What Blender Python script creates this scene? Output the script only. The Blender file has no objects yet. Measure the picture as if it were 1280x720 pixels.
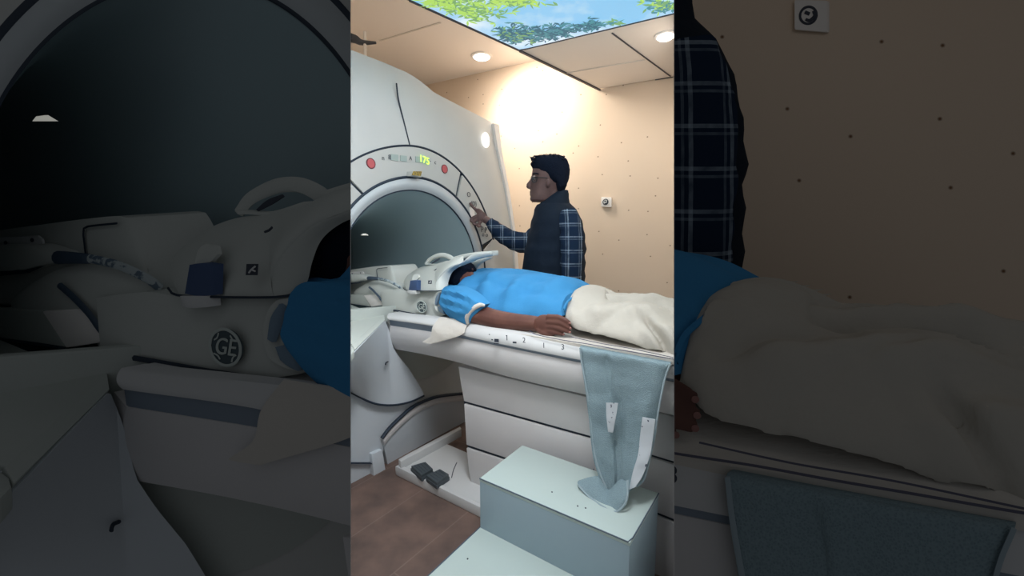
import bpy, bmesh, math, random
from mathutils import Vector, noise
from mathutils.geometry import interpolate_bezier
PI = math.pi
random.seed(7)
S = bpy.context.scene
COL = S.collection

# ------------------------------------------------------------------ camera
F = 510.0; CAM_H = 1.25; PITCH = math.atan(60/510)
cd = bpy.data.cameras.new('camera'); cam = bpy.data.objects.new('camera', cd); COL.objects.link(cam)
cam.location = (0, 0, CAM_H); cam.rotation_euler = (PI/2 - PITCH, 0, 0)
cd.sensor_width = 36; cd.lens = 36*F/1280; cd.clip_start = .02
S.camera = cam
# ------------------------------------------------------------------ world, exposure
wd = bpy.data.worlds.new('world'); S.world = wd; wd.use_nodes = True
wd.node_tree.nodes['Background'].inputs[0].default_value = (.80, .84, .90, 1)
wd.node_tree.nodes['Background'].inputs[1].default_value = .08
vs = S.view_settings; vs.view_transform = 'Standard'; vs.look = 'None'; vs.gamma = 1; vs.use_curve_mapping = False
vs.exposure = 0.0
# ------------------------------------------------------------------ rays and planes
CAM = Vector((0, 0, CAM_H))
FW = Vector((0, math.cos(PITCH), -math.sin(PITCH))); UP = Vector((0, math.sin(PITCH), math.cos(PITCH))); RT = Vector((1, 0, 0))
ang = math.atan(738/(F/math.cos(PITCH)))
U = Vector((-math.sin(ang), math.cos(ang), 0))      # along the patient table, into the scanner
W = Vector((math.cos(ang), math.sin(ang), 0))       # across the patient table, away from the viewer
Z = Vector((0, 0, 1))
def ray(x, y): return FW + RT*((x-640)/F) - UP*((y-360)/F)
def proj(p):
    q = p - CAM; d = q.dot(FW)
    return 640 + F*q.dot(RT)/d, 360 - F*q.dot(UP)/d, d
def hit(x, y, n, c):
    r = ray(x, y); return CAM + r*((c - n.dot(CAM))/n.dot(r))
PL = {}
def C(x, y, pl, off=0.0):
    """point of the room seen at x, y on a plane: ('a',c) parallel to the scanner face, ('b',c) parallel to the table side, ('z',c) level, ('d',c) at a depth"""
    if isinstance(pl, str): n, c = PL[pl]
    else:
        k, c = pl
        if k == 'd': return CAM + ray(x, y)*(c-off)
        n = {'a': U, 'b': W, 'z': Z}[k]
    p = hit(x, y, n, c)
    if off: p = p - ray(x, y)*off
    return p
FACE = U.dot(C(513, 345, ('d', 2.37)))
ZC1 = 2.75
wa, wb = C(535, 105.7, ('z', ZC1)), C(660, 77.8, ('z', ZC1))
wdv = (wb-wa).normalized(); wn = Vector((-wdv.y, wdv.x, 0))
if wn.y < 0: wn = -wn
PL['wall'] = (wn, wn.dot(wa))
ZC2 = C(750, 112, 'wall').z
RAIL = 1.36; PED = 1.46; MID = 1.64; TOP = .87

# ------------------------------------------------------------------ lamps of the lit room, then added fill for its front and the bays
def area(name, loc, sx, sy, power, col, target=None, shape='RECTANGLE'):
    l = bpy.data.lights.new(name, 'AREA'); l.shape = shape; l.size = sx; l.size_y = sy; l.energy = power; l.color = col
    o = bpy.data.objects.new(name, l); COL.objects.link(o); o.location = loc
    if target is not None: o.rotation_euler = (Vector(target)-Vector(loc)).to_track_quat('-Z', 'Y').to_euler()
    return o
def spot(name, loc, target, power, col, ang=120, blend=.6, r=.05):
    l = bpy.data.lights.new(name, 'SPOT'); l.energy = power; l.color = col; l.spot_size = math.radians(ang); l.spot_blend = blend; l.shadow_soft_size = r
    o = bpy.data.objects.new(name, l); COL.objects.link(o); o.location = loc
    o.rotation_euler = (Vector(target)-Vector(loc)).to_track_quat('-Z', 'Y').to_euler(); return o
WARM = (1, .90, .79); COOL = (.84, .93, 1)
wl = C(672, 84, ('z', ZC1-.05)) - wn*.50
spot('wall_washer_light', wl, C(668, 190, 'wall'), 54, WARM, 150, 1, .12)
spot('downlight_light', C(602, 70, ('z', ZC1-.06)), C(790, 370, 'wall'), 24, (1, .94, .86), 150, .8, .06)
spot('tile_lamp_light', C(829, 47, ('z', ZC2-.07)), C(790, 430, 'wall'), 9, WARM, 165, .8, .06)
area('lightbox_light', C(720, -10, ('z', ZC2-.06)), .8, .6, 4, COOL)
el = area('front_fill_light', (-.03, .92, 2.12), .42, .4, 13.2, (.93, .96, 1), (-.95, 1.6, .1))  # added front fill above the camera, no known lamp
el.data.spread = math.radians(130)
area('bay_fill_light', (-.95, .35, 2.6), .8, .5, .3, (.9, .97, 1), (-1.2, 1.4, .9))  # added weak fill for the left bay, not a real lamp
area('bay_fill_light', (1.05, .3, 2.6), .8, .5, .5, (1, .95, .9), (1.1, 1.4, .9))  # added weak fill for the right bay, not a real lamp

# ------------------------------------------------------------------ materials
MATS = {}
def mat(name, col, rough=.5, metal=0, spec=.5, col2=None, scale=6, detail=3, bump=0, bscale=40, emit=None, est=0, alpha=1, contrast=(.4, .6), trans=0, coat=0):
    m = bpy.data.materials.new(name); m.use_nodes = True; nt = m.node_tree; b = nt.nodes['Principled BSDF']
    b.inputs['Base Color'].default_value = (*col, 1); b.inputs['Roughness'].default_value = rough; b.inputs['Metallic'].default_value = metal
    b.inputs['Specular IOR Level'].default_value = spec; b.inputs['Coat Weight'].default_value = coat
    if trans: b.inputs['Transmission Weight'].default_value = trans
    if alpha < 1: b.inputs['Alpha'].default_value = alpha
    at = nt.nodes.new('ShaderNodeAttribute'); at.attribute_name = 'rest'
    if col2:
        n = nt.nodes.new('ShaderNodeTexNoise'); n.inputs['Scale'].default_value = scale; n.inputs['Detail'].default_value = detail
        nt.links.new(at.outputs['Vector'], n.inputs['Vector'])
        r = nt.nodes.new('ShaderNodeValToRGB'); r.color_ramp.elements[0].position, r.color_ramp.elements[1].position = contrast
        r.color_ramp.elements[0].color = (*col, 1); r.color_ramp.elements[1].color = (*col2, 1)
        nt.links.new(n.outputs['Fac'], r.inputs['Fac']); nt.links.new(r.outputs['Color'], b.inputs['Base Color'])
    if bump:
        n = nt.nodes.new('ShaderNodeTexNoise'); n.inputs['Scale'].default_value = bscale; n.inputs['Detail'].default_value = 4
        nt.links.new(at.outputs['Vector'], n.inputs['Vector'])
        bu = nt.nodes.new('ShaderNodeBump'); bu.inputs['Strength'].default_value = bump; bu.inputs['Distance'].default_value = .01
        nt.links.new(n.outputs['Fac'], bu.inputs['Height']); nt.links.new(bu.outputs['Normal'], b.inputs['Normal'])
    if emit: b.inputs['Emission Color'].default_value = (*emit, 1); b.inputs['Emission Strength'].default_value = est
    MATS[name] = m; return m
mat('gantry', (.56, .575, .56), .42, col2=(.60, .605, .585), scale=2, bump=.05, bscale=300)
mat('gantry_panel', (.50, .51, .49), .4)
mat('lip', (.45, .49, .51), .3)
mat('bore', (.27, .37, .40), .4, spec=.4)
mat('seam', (.012, .025, .045), .6)
mat('white_and_edge_glare', (.97, .94, .90), .3)  # plain white, and the reflected light painted on the gantry edge strip
mat('lamp', (1, .97, .92), .4, emit=(1, .95, .9), est=7)
mat('lamp_disc', (1, .97, .92), .4, emit=(1, .96, .92), est=1.1)
mat('slit', (1, .97, .9), .4, emit=(1, 1, .9), est=.25)
mat('red', (.50, .10, .11), .35)
mat('red_ring', (.16, .04, .05), .5)
mat('lcd', (.34, .42, .40), .3)
mat('green', (.5, 1, .1), .4, emit=(.55, 1, .08), est=1.6)
mat('ink', (.03, .04, .06), .6)
mat('label_yellow', (.42, .30, .04), .5, col2=(.12, .09, .05), scale=160)
mat('coil', (.52, .55, .52), .42, bump=.04, bscale=400)
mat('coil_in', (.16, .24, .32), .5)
mat('buckle', (.035, .075, .18), .5)
mat('logo_blue', (.045, .075, .09), .45)
mat('logo_light', (.50, .56, .53), .45)
mat('cable', (.10, .15, .20), .45, col2=(.40, .46, .47), scale=55, contrast=(.45, .5))
mat('cable_dark', (.05, .08, .12), .45)
mat('table', (.62, .61, .61), .45, bump=.04, bscale=200)
mat('rail', (.60, .61, .61), .35)
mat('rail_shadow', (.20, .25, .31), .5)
mat('cover', (.46, .50, .47), .42, bump=.05, bscale=200)
mat('lowcover', (.58, .63, .67), .5)
mat('pedal', (.06, .075, .085), .55)
mat('sheet', (.60, .57, .52), .9, spec=.2, bump=.2, bscale=60)
mat('sheet_edge', (.10, .10, .14), .9)
mat('trousers', (.50, .475, .42), .95, spec=.1, bump=.55, bscale=22)
mat('shirt', (.046, .245, .50), .85, spec=.2, bump=.15, bscale=150)
mat('skin', (.105, .042, .032), .55, col2=(.135, .058, .043), scale=14, spec=.35)
mat('skin_light', (.105, .060, .056), .6, col2=(.125, .072, .066), scale=20, spec=.4)
mat('nail', (.28, .13, .11), .4)
mat('hair', (.006, .010, .020), .95, spec=.08, bump=.6, bscale=160)
mat('vest', (.007, .014, .026), .8, bump=.3, bscale=30, spec=.15)
mat('glasses', (.01, .01, .015), .3)
mat('glass', (.1, .11, .12), .15, alpha=.12)
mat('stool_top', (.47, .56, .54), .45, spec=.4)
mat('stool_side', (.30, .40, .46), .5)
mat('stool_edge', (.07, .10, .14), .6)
mat('socket', (.85, .82, .78), .4)
mat('partition', (.85, .83, .80), .8)
mat('ceiling', (.95, .88, .82), .5)
mat('ceiling_tile', (.88, .80, .72), .7)
mat('grid', (.05, .05, .06), .6)
mat('grid_light', (.75, .70, .64), .5)
mat('pipe', (.05, .06, .08), .5)
mat('tape', (.52, .56, .60), .6, col2=(.05, .06, .10), scale=75, contrast=(.66, .68))
mat('stitch', (.30, .38, .42), .8)
# wall: warm paint with scattered specks
m = mat('wall', (.74, .56, .39), .75, spec=.2); nt = m.node_tree; b = nt.nodes['Principled BSDF']
at = [n for n in nt.nodes if n.type == 'ATTRIBUTE'][0]
v = nt.nodes.new('ShaderNodeTexVoronoi'); v.voronoi_dimensions = '2D'; v.inputs['Scale'].default_value = 6
se = nt.nodes.new('ShaderNodeSeparateXYZ'); co = nt.nodes.new('ShaderNodeCombineXYZ'); nt.links.new(at.outputs['Vector'], se.inputs[0]); nt.links.new(se.outputs['X'], co.inputs['X']); nt.links.new(se.outputs['Z'], co.inputs['Y']); nt.links.new(co.outputs[0], v.inputs['Vector'])
r = nt.nodes.new('ShaderNodeValToRGB'); r.color_ramp.elements[0].position = .012; r.color_ramp.elements[1].position = .038
r.color_ramp.elements[0].color = (.26, .17, .11, 1); r.color_ramp.elements[1].color = (1, 1, 1, 1)
sc = nt.nodes.new('ShaderNodeSeparateColor'); nt.links.new(v.outputs['Color'], sc.inputs[0])
gt = nt.nodes.new('ShaderNodeMath'); gt.operation = 'GREATER_THAN'; gt.inputs[1].default_value = .62; nt.links.new(sc.outputs[0], gt.inputs[0])
ad = nt.nodes.new('ShaderNodeMath'); ad.operation = 'ADD'; nt.links.new(gt.outputs[0], ad.inputs[0]); nt.links.new(v.outputs['Distance'], ad.inputs[1]); nt.links.new(ad.outputs[0], r.inputs['Fac'])
n2 = nt.nodes.new('ShaderNodeTexNoise'); n2.inputs['Scale'].default_value = 1.3; nt.links.new(at.outputs['Vector'], n2.inputs['Vector'])
r2 = nt.nodes.new('ShaderNodeValToRGB'); r2.color_ramp.elements[0].color = (.76, .61, .47, 1); r2.color_ramp.elements[1].color = (.80, .66, .52, 1)
nt.links.new(n2.outputs['Fac'], r2.inputs['Fac'])
mx = nt.nodes.new('ShaderNodeMix'); mx.data_type = 'RGBA'; mx.blend_type = 'MULTIPLY'; mx.inputs[0].default_value = 1
nt.links.new(r2.outputs['Color'], mx.inputs[6]); nt.links.new(r.outputs['Color'], mx.inputs[7]); nt.links.new(mx.outputs[2], b.inputs['Base Color'])
# floor: worn brown vinyl with pale joints
m = mat('floor', (.10, .07, .06), .55, col2=(.21, .135, .11), scale=7, detail=8, contrast=(.3, .75), spec=.4); nt = m.node_tree; b = nt.nodes['Principled BSDF']
at = [n for n in nt.nodes if n.type == 'ATTRIBUTE'][0]; ramp = [n for n in nt.nodes if n.type == 'VALTORGB'][0]
mp = nt.nodes.new('ShaderNodeMapping'); mp.inputs['Rotation'].default_value = (0, 0, -math.atan2(W.y, W.x)); mp.inputs['Location'].default_value = (.0, .03, 0); nt.links.new(at.outputs['Vector'], mp.inputs['Vector'])
br = nt.nodes.new('ShaderNodeTexBrick'); br.inputs['Scale'].default_value = 1; br.inputs['Brick Width'].default_value = .9; br.inputs['Row Height'].default_value = .30
br.inputs['Mortar Size'].default_value = .003; br.inputs['Color1'].default_value = (0, 0, 0, 1); br.inputs['Color2'].default_value = (0, 0, 0, 1); br.inputs['Mortar'].default_value = (.35, .35, .35, 1)
nt.links.new(mp.outputs['Vector'], br.inputs['Vector'])
mx = nt.nodes.new('ShaderNodeMix'); mx.data_type = 'RGBA'; nt.links.new(br.outputs['Color'], mx.inputs[0]); nt.links.new(ramp.outputs['Color'], mx.inputs[6]); mx.inputs[7].default_value = (.28, .21, .18, 1)
nt.links.new(mx.outputs[2], b.inputs['Base Color'])
# plaid sleeve
def plaid(name):
    m = mat(name, (.012, .028, .06), .9, spec=.1); nt = m.node_tree; b = nt.nodes['Principled BSDF']
    at = [n for n in nt.nodes if n.type == 'ATTRIBUTE'][0]
    sp = nt.nodes.new('ShaderNodeSeparateXYZ'); nt.links.new(at.outputs['Vector'], sp.inputs[0]); tot = None
    for ax, per, wid, ph, amp in (('X', .075, .05, .3, .22), ('Z', .075, .05, .6, .22), ('X', .075, .035, .48, .12), ('Z', .075, .035, .78, .12)):
        def M(op, a, bv=None):
            q = nt.nodes.new('ShaderNodeMath'); q.operation = op
            for i, x in enumerate((a, bv)):
                if x is None: continue
                if isinstance(x, (int, float)): q.inputs[i].default_value = x
                else: nt.links.new(x, q.inputs[i])
            return q.outputs[0]
        fr = M('FRACT', M('ADD', M('DIVIDE', sp.outputs[ax], per), ph)); dd = M('ABSOLUTE', M('SUBTRACT', fr, .5)); ln = M('MULTIPLY', M('LESS_THAN', dd, wid), amp)
        tot = ln if tot is None else M('ADD', tot, ln)
    nz = nt.nodes.new('ShaderNodeTexNoise'); nz.inputs['Scale'].default_value = 45; nt.links.new(at.outputs['Vector'], nz.inputs['Vector'])
    tot = M('MULTIPLY', tot, M('MULTIPLY', nz.outputs['Fac'], 1.8))
    mx = nt.nodes.new('ShaderNodeMix'); mx.data_type = 'RGBA'; nt.links.new(tot, mx.inputs[0]); mx.inputs[6].default_value = (.010, .022, .048, 1); mx.inputs[7].default_value = (.55, .68, .80, 1)
    nt.links.new(mx.outputs[2], b.inputs['Base Color'])
plaid('plaid')
# woven net towel
m = mat('towel', (.20, .29, .32), .9, spec=.15); nt = m.node_tree; b = nt.nodes['Principled BSDF']; at = [n for n in nt.nodes if n.type == 'ATTRIBUTE'][0]
vt = nt.nodes.new('ShaderNodeTexVoronoi'); vt.inputs['Scale'].default_value = 330; nt.links.new(at.outputs['Vector'], vt.inputs['Vector'])
r = nt.nodes.new('ShaderNodeValToRGB'); r.color_ramp.elements[0].color = (.17, .245, .28, 1); r.color_ramp.elements[1].color = (.24, .33, .365, 1); r.color_ramp.elements[1].position = .6
nt.links.new(vt.outputs['Distance'], r.inputs['Fac']); nt.links.new(r.outputs['Color'], b.inputs['Base Color'])
bu = nt.nodes.new('ShaderNodeBump'); bu.inputs['Strength'].default_value = .6; bu.inputs['Distance'].default_value = .003; nt.links.new(vt.outputs['Distance'], bu.inputs['Height']); nt.links.new(bu.outputs['Normal'], b.inputs['Normal'])
# light box picture: sky with clouds, and the two leaf greens
m = mat('box_sky', (.1, .1, .1), .4); nt = m.node_tree; b = nt.nodes['Principled BSDF']; at = [n for n in nt.nodes if n.type == 'ATTRIBUTE'][0]
n = nt.nodes.new('ShaderNodeTexNoise'); n.inputs['Scale'].default_value = 2.6; n.inputs['Detail'].default_value = 5; nt.links.new(at.outputs['Vector'], n.inputs['Vector'])
r = nt.nodes.new('ShaderNodeValToRGB'); r.color_ramp.elements[0].position = .42; r.color_ramp.elements[1].position = .66
r.color_ramp.elements[0].color = (.20, .55, .86, 1); r.color_ramp.elements[1].color = (.92, .97, 1, 1)
nt.links.new(n.outputs['Fac'], r.inputs['Fac']); nt.links.new(r.outputs['Color'], b.inputs['Emission Color']); b.inputs['Emission Strength'].default_value = .95
for nm, c in (('leaf_light', (.45, .72, .14)), ('leaf_mid', (.20, .42, .16)), ('leaf_dark', (.02, .13, .20)), ('leaf_teal', (.06, .27, .33))):
    mat(nm, tuple(x*.3 for x in c), .5, emit=c, est=.85)

# ------------------------------------------------------------------ mesh helpers (everything in room coordinates, metres)
def resample(pts, n, closed=False):
    """Catmull-Rom through pts, n samples evenly by parameter"""
    pts = [Vector(p) for p in pts]; k = len(pts); out = []
    L = [0]
    for i in range(1, k): L.append(L[-1] + max((pts[i]-pts[i-1]).length, 1e-6))
    for j in range(n):
        t = L[-1]*j/(n-1); i = 0
        while i < k-2 and L[i+1] < t: i += 1
        s = (t-L[i])/(L[i+1]-L[i]); p1, p2 = pts[i], pts[i+1]
        p0 = pts[i-1] if i > 0 else p1*2-p2; p3 = pts[i+2] if i+2 < k else p2*2-p1
        out.append(.5*((2*p1) + (p2-p0)*s + (2*p0-5*p1+4*p2-p3)*s*s + (3*p1-p0-3*p2+p3)*s**3))
    return out
def lin(pts, n):
    pts = [Vector(p) for p in pts]; L = [0]; out = []
    for i in range(1, len(pts)): L.append(L[-1] + max((pts[i]-pts[i-1]).length, 1e-6))
    for j in range(n):
        t = L[-1]*j/(n-1); i = 0
        while i < len(pts)-2 and L[i+1] < t: i += 1
        out.append(pts[i].lerp(pts[i+1], (t-L[i])/(L[i+1]-L[i])))
    return out
def grid_mesh(bm, rows, closed_u=False, closed_v=False):
    vs_ = [[bm.verts.new(p) for p in r] for r in rows]; n = len(vs_); k = len(vs_[0])
    for i in range(n if closed_v else n-1):
        for j in range(k if closed_u else k-1):
            a, b2, c, d = vs_[i][j], vs_[i][(j+1) % k], vs_[(i+1) % n][(j+1) % k], vs_[(i+1) % n][j]
            try: bm.faces.new((a, b2, c, d))
            except ValueError: pass
    return vs_
def new(): return bmesh.new()
def patch(A, B, n=24, m=12, bulge=0, bdir=None, thick=.01, tdir=None, wr=0, wsc=9, smooth=True, mid=None, shape=.5, ends=.35, fn=None, seed=0, bm=None):
    """closed slab between boundary curves A and B, bulging along bdir, thickness along tdir, wrinkled by wr"""
    bm = bm or new(); f = resample if smooth else lin
    A = f(A, n); B = f(B, n); Mi = f(mid, n) if mid else None; rows = []; back = []
    bdir = (bdir or (-FW)).normalized(); tdir = (tdir or FW).normalized()
    for i in range(n):
        ra, rb = [], []; s = i/(n-1)
        for j in range(m+1):
            t = j/m
            if Mi: p = A[i]*(1-t)**2 + Mi[i]*2*t*(1-t) + B[i]*t*t
            else: p = A[i].lerp(B[i], t)
            e = max(0, math.sin(PI*t))**shape * (max(0, math.sin(PI*s))**ends if ends else 1)
            q = p + bdir*(bulge*e)
            if wr:
                w_ = noise.fractal(Vector((p.x*wsc+seed, p.y*wsc, p.z*wsc*1.3)), 1, 2, 3)
                q = q + bdir*(wr*w_*min(1, 6*t*(1-t)+.25))
            if fn: q = q + bdir*fn(s, t)
            ra.append(q); rb.append(p + tdir*thick)
        rows.append(ra); back.append(rb)
    va = grid_mesh(bm, rows); vb = grid_mesh(bm, back)
    for i in range(n-1):
        for j in (0, m): bm.faces.new((va[i][j], va[i+1][j], vb[i+1][j], vb[i][j]))
    for j in range(m):
        for i in (0, n-1): bm.faces.new((va[i][j], va[i][j+1], vb[i][j+1], vb[i][j]))
    return bm
def slab(pts, ext, bevel=.004, bm=None):
    """polygon pts extruded by vector ext"""
    bm = bm or new(); t = new(); f = [t.verts.new(p) for p in pts]; g = [t.verts.new(Vector(p)+ext) for p in pts]; n = len(pts)
    t.faces.new(f); t.faces.new(list(reversed(g)))
    for i in range(n): t.faces.new((f[i], g[i], g[(i+1) % n], f[(i+1) % n]))
    bmesh.ops.recalc_face_normals(t, faces=t.faces[:])
    if bevel: bmesh.ops.bevel(t, geom=t.edges[:], offset=bevel, segments=2, affect='EDGES', profile=.6)
    bmesh.ops.triangulate(t, faces=[q for q in t.faces if len(q.verts) > 4])
    me = bpy.data.meshes.new('t'); t.to_mesh(me); bm.from_mesh(me); bpy.data.meshes.remove(me); t.free(); return bm
def tube(pts, rad, n=None, seg=10, bm=None, smooth=True):
    bm = bm or new(); pts = [Vector(p) for p in pts]; n = n or max(8, 4*len(pts))
    R = rad if isinstance(rad, (list, tuple)) else [rad]*len(pts)
    P = (resample if smooth and len(pts) > 2 else lin)(pts, n)
    L = [0]
    for i in range(1, len(pts)): L.append(L[-1]+max((pts[i]-pts[i-1]).length, 1e-6))
    rr = []
    for j in range(n):
        t = L[-1]*j/(n-1); i = 0
        while i < len(pts)-2 and L[i+1] < t: i += 1
        rr.append(R[i]+(R[i+1]-R[i])*(t-L[i])/(L[i+1]-L[i]))
    rows = []; up = Vector((.13, .31, .94))
    for i in range(n):
        d = (P[min(i+1, n-1)]-P[max(i-1, 0)]).normalized(); a = d.cross(up)
        if a.length < .05: a = d.cross(Vector((1, 0, 0)))
        a.normalize(); b_ = d.cross(a)
        rows.append([P[i]+(a*math.cos(2*PI*k/seg)+b_*math.sin(2*PI*k/seg))*rr[i] for k in range(seg)])
    v_ = grid_mesh(bm, rows, closed_u=True)
    bm.faces.new(v_[0]); bm.faces.new(list(reversed(v_[-1])))
    return bm
def ball(c, a, b_, c_, bm=None, s=16):
    """ellipsoid with half-axis vectors a, b_, c_"""
    bm = bm or new(); rows = []
    for i in range(1, s):
        th = PI*i/s; rows.append([c + (a*math.cos(2*PI*k/s)+b_*math.sin(2*PI*k/s))*math.sin(th) + c_*math.cos(th) for k in range(s)])
    v_ = grid_mesh(bm, rows, closed_u=True); t = bm.verts.new(c+c_); q = bm.verts.new(c-c_)
    for k in range(s):
        bm.faces.new((v_[0][k], v_[0][(k+1) % s], t)); bm.faces.new((v_[-1][(k+1) % s], v_[-1][k], q))
    return bm
def loft(rings, bm=None):
    bm = bm or new(); v_ = grid_mesh(bm, rings, closed_u=True); bm.faces.new(v_[0]); bm.faces.new(list(reversed(v_[-1]))); return bm
def ring(c, a, b_, n=28, e=1.0):
    o = []
    for k in range(n):
        t = 2*PI*k/n; x, y = math.cos(t), math.sin(t)
        o.append(c + a*(abs(x)**e*(1 if x > 0 else -1)) + b_*(abs(y)**e*(1 if y > 0 else -1)))
    return o
def rowloft(rows, seg=28, e=1.0, up=None):
    """upright loft: rows of (y, x_left, x_right, depth, half_depth)"""
    rings = []
    for (y, xl, xr, d, hd) in rows:
        c = C((xl+xr)/2, y, ('d', d)); hx = (xr-xl)/2*d/F
        rings.append(ring(c, RT*hx, Vector((0, 1, 0))*hd, seg, e))
    return loft(rings)
def merge(*bms):
    out = new()
    for q in bms:
        me = bpy.data.meshes.new('t'); q.to_mesh(me); out.from_mesh(me); bpy.data.meshes.remove(me)
    return out
def remesh(bm, voxel=.005, smooth=4):
    """fuse overlapping volumes into one continuous skin"""
    me = bpy.data.meshes.new('t'); bmesh.ops.recalc_face_normals(bm, faces=bm.faces[:]); bm.to_mesh(me); o = bpy.data.objects.new('t', me); COL.objects.link(o)
    r = o.modifiers.new('r', 'REMESH'); r.mode = 'VOXEL'; r.voxel_size = voxel; r.use_smooth_shade = True
    s = o.modifiers.new('s', 'SMOOTH'); s.factor = .5; s.iterations = smooth
    dg = bpy.context.evaluated_depsgraph_get(); m2 = bpy.data.meshes.new_from_object(o.evaluated_get(dg)); out = new(); out.from_mesh(m2)
    bpy.data.objects.remove(o); return out
def text(s, c, right, up, size, depth=.0008, shear=0):
    cu = bpy.data.curves.new('t', 'FONT'); cu.body = s; cu.size = 1; cu.extrude = .01; cu.align_x = 'CENTER'; cu.align_y = 'CENTER'; cu.shear = shear
    o = bpy.data.objects.new('t', cu); COL.objects.link(o); dg = bpy.context.evaluated_depsgraph_get()
    me = bpy.data.meshes.new_from_object(o.evaluated_get(dg)); bpy.data.objects.remove(o)
    bm = new(); bm.from_mesh(me); right = right.normalized(); up = up.normalized(); nn = right.cross(up)
    for v_ in bm.verts: v_.co = c + right*(v_.co.x*size) + up*(v_.co.y*size) + nn*(v_.co.z*100*depth)
    return bm

# ------------------------------------------------------------------ the three spaces: lit room between two made-up dim bays holding its enlarged copies
M = 1280/404
class Bay:
    def __init__(s, key, x0, x1, near, rate, zoom): s.key, s.x0, s.x1, s.near, s.rate, s.zoom = key, x0, x1, near, rate, zoom
    def place(s, p):
        if s.zoom == 1: return p
        x, y, d = proj(p)
        return CAM + ray(640+(x-640)*s.zoom, 360+(y-360)*s.zoom)*(s.near + s.rate*d)  # bay copies: enlarged about the camera, flattened in depth
ROOM = Bay('room', 438.5, 842.3, 0, 1, 1)
LEFT = Bay('left', None, 437.9, .15, .42, M)
RIGHT = Bay('right', 842.9, None, .15, .42, M)
def finish(bm, bay, keep=False):
    lay = bm.verts.layers.float_vector.new('rest')
    for v_ in bm.verts: v_[lay] = v_.co
    for v_ in bm.verts: v_.co = bay.place(v_.co)
    for x, sgn in ((bay.x0, 1), (bay.x1, -1)):
        if x is None: continue
        n = ray(x, 0).cross(ray(x, 720)).normalized()
        if n.dot(RT) < 0: n = -n
        bmesh.ops.bisect_plane(bm, geom=bm.verts[:]+bm.edges[:]+bm.faces[:], plane_co=CAM, plane_no=n*sgn, clear_inner=True)
    ok = False
    for v_ in bm.verts:
        x, y, d = proj(v_.co)
        if d > 0 and (-10 < x < 1290) and (-15 < y < 735): ok = True; break
    return (ok or keep) and len(bm.faces) > 0
def build(name, bm, material, bay=None, parent=None, label=None, flat=False, origin=None, keep=False):
    b2 = bm.copy()
    if not finish(b2, bay or ROOM, keep): b2.free(); return None
    bmesh.ops.recalc_face_normals(b2, faces=b2.faces[:])
    if parent is not None: org = parent_world(parent)
    else:
        xs = [v_.co for v_ in b2.verts]; org = Vector(((min(v.x for v in xs)+max(v.x for v in xs))/2, (min(v.y for v in xs)+max(v.y for v in xs))/2, min(v.z for v in xs)))
    for v_ in b2.verts: v_.co = v_.co - org
    me = bpy.data.meshes.new(name); b2.to_mesh(me); b2.free()
    ms = material if isinstance(material, (list, tuple)) else [material]
    for q in ms: me.materials.append(MATS[q])
    me.shade_smooth()
    me.set_sharp_from_angle(angle=math.radians(180 if flat is None else 38))
    o = bpy.data.objects.new(name, me); COL.objects.link(o)
    if parent is not None: o.parent = parent
    else: o.location = org
    if label: o['label'] = label
    return o
def parent_world(p):
    v_ = Vector((0, 0, 0))
    while p is not None: v_ = v_ + p.location; p = p.parent
    return v_
THINGS = []
def thing(name, labels, cat, base, parts, group=None):
    """labels: dict bay -> label; parts: list of (part, mesh, material[, sub-parts[, label]])"""
    for bay in (ROOM, LEFT, RIGHT):
        if bay.key not in labels: continue
        if len(parts) == 1 and parts[0][0] is None:
            o = build(name, parts[0][1], parts[0][2], bay)
            if o is None: continue
        else:
            o = bpy.data.objects.new(name, None); COL.objects.link(o); o.empty_display_size = .1; o.location = bay.place(Vector(base)); cnt = 0
            for p in parts:
                c = build(p[0], p[1], p[2], bay, o, p[4] if len(p) > 4 else None)
                if c:
                    cnt += 1
                    for q in (p[3] if len(p) > 3 and p[3] else []): build(q[0], q[1], q[2], bay, c, q[3] if len(q) > 3 else None)
            if cnt == 0: bpy.data.objects.remove(o); continue
        o['label'] = labels[bay.key]; o['category'] = cat
        if group: o['group'] = group
def struct(name, bm, material, bay=None, keep=True):
    o = build(name, bm, material, bay, keep=keep)
    if o: o['kind'] = 'structure'
    return o

# ------------------------------------------------------------------ room shell
def q(x, y): return (438+x/M, 360+(y-360)/M)          # the bays hold an enlarged copy of the scanner, outlines are read there
bm = new(); nn = 14
g = [[Vector((-3.5+7*i/nn, .35+5.2*j/nn, 0)) for i in range(nn+1)] for j in range(nn+1)]
struct('floor', patch([Vector((-3.5, .3, 0)), Vector((3.5, .3, 0))], [Vector((-3.5, 5.5, 0)), Vector((3.5, 5.5, 0))], 12, 12, 0, Z, .08, -Z, smooth=False), 'floor')
def vwall(x0, x1, z0, z1):
    return slab([wpt(x0, z0), wpt(x1, z0), wpt(x1, z1), wpt(x0, z1)], wn*.12, 0)
def wpt(s, z): p = wa + wdv*s; return Vector((p.x, p.y, z))
struct('wall_back', vwall(-3, 4, -.05, 3.1), 'wall')
struct('ceiling', slab([Vector((-3.5, .3, ZC1)), Vector((3.5, .3, ZC1)), Vector((3.5, 5.5, ZC1)), Vector((-3.5, 5.5, ZC1))], Z*.1, 0), 'ceiling')
ce = [C(x, y, ('z', ZC2)) for x, y in ((650, 63), (748, 111), )]
d_edge = (ce[1]-ce[0]).normalized()
e0 = ce[0]-d_edge*2.6; e1 = ce[1]
w_r = C(905, 88, ('z', ZC2)); 
pr = Vector((3.2, .2, ZC2))
struct('ceiling', slab([e0, e1, wpt((w_r-wa).dot(wdv), ZC2), pr+Vector((.5, 2, 0)), pr, Vector((e0.x, .2, ZC2))], Z*(ZC1-ZC2-.005), 0), 'ceiling_tile')
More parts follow.
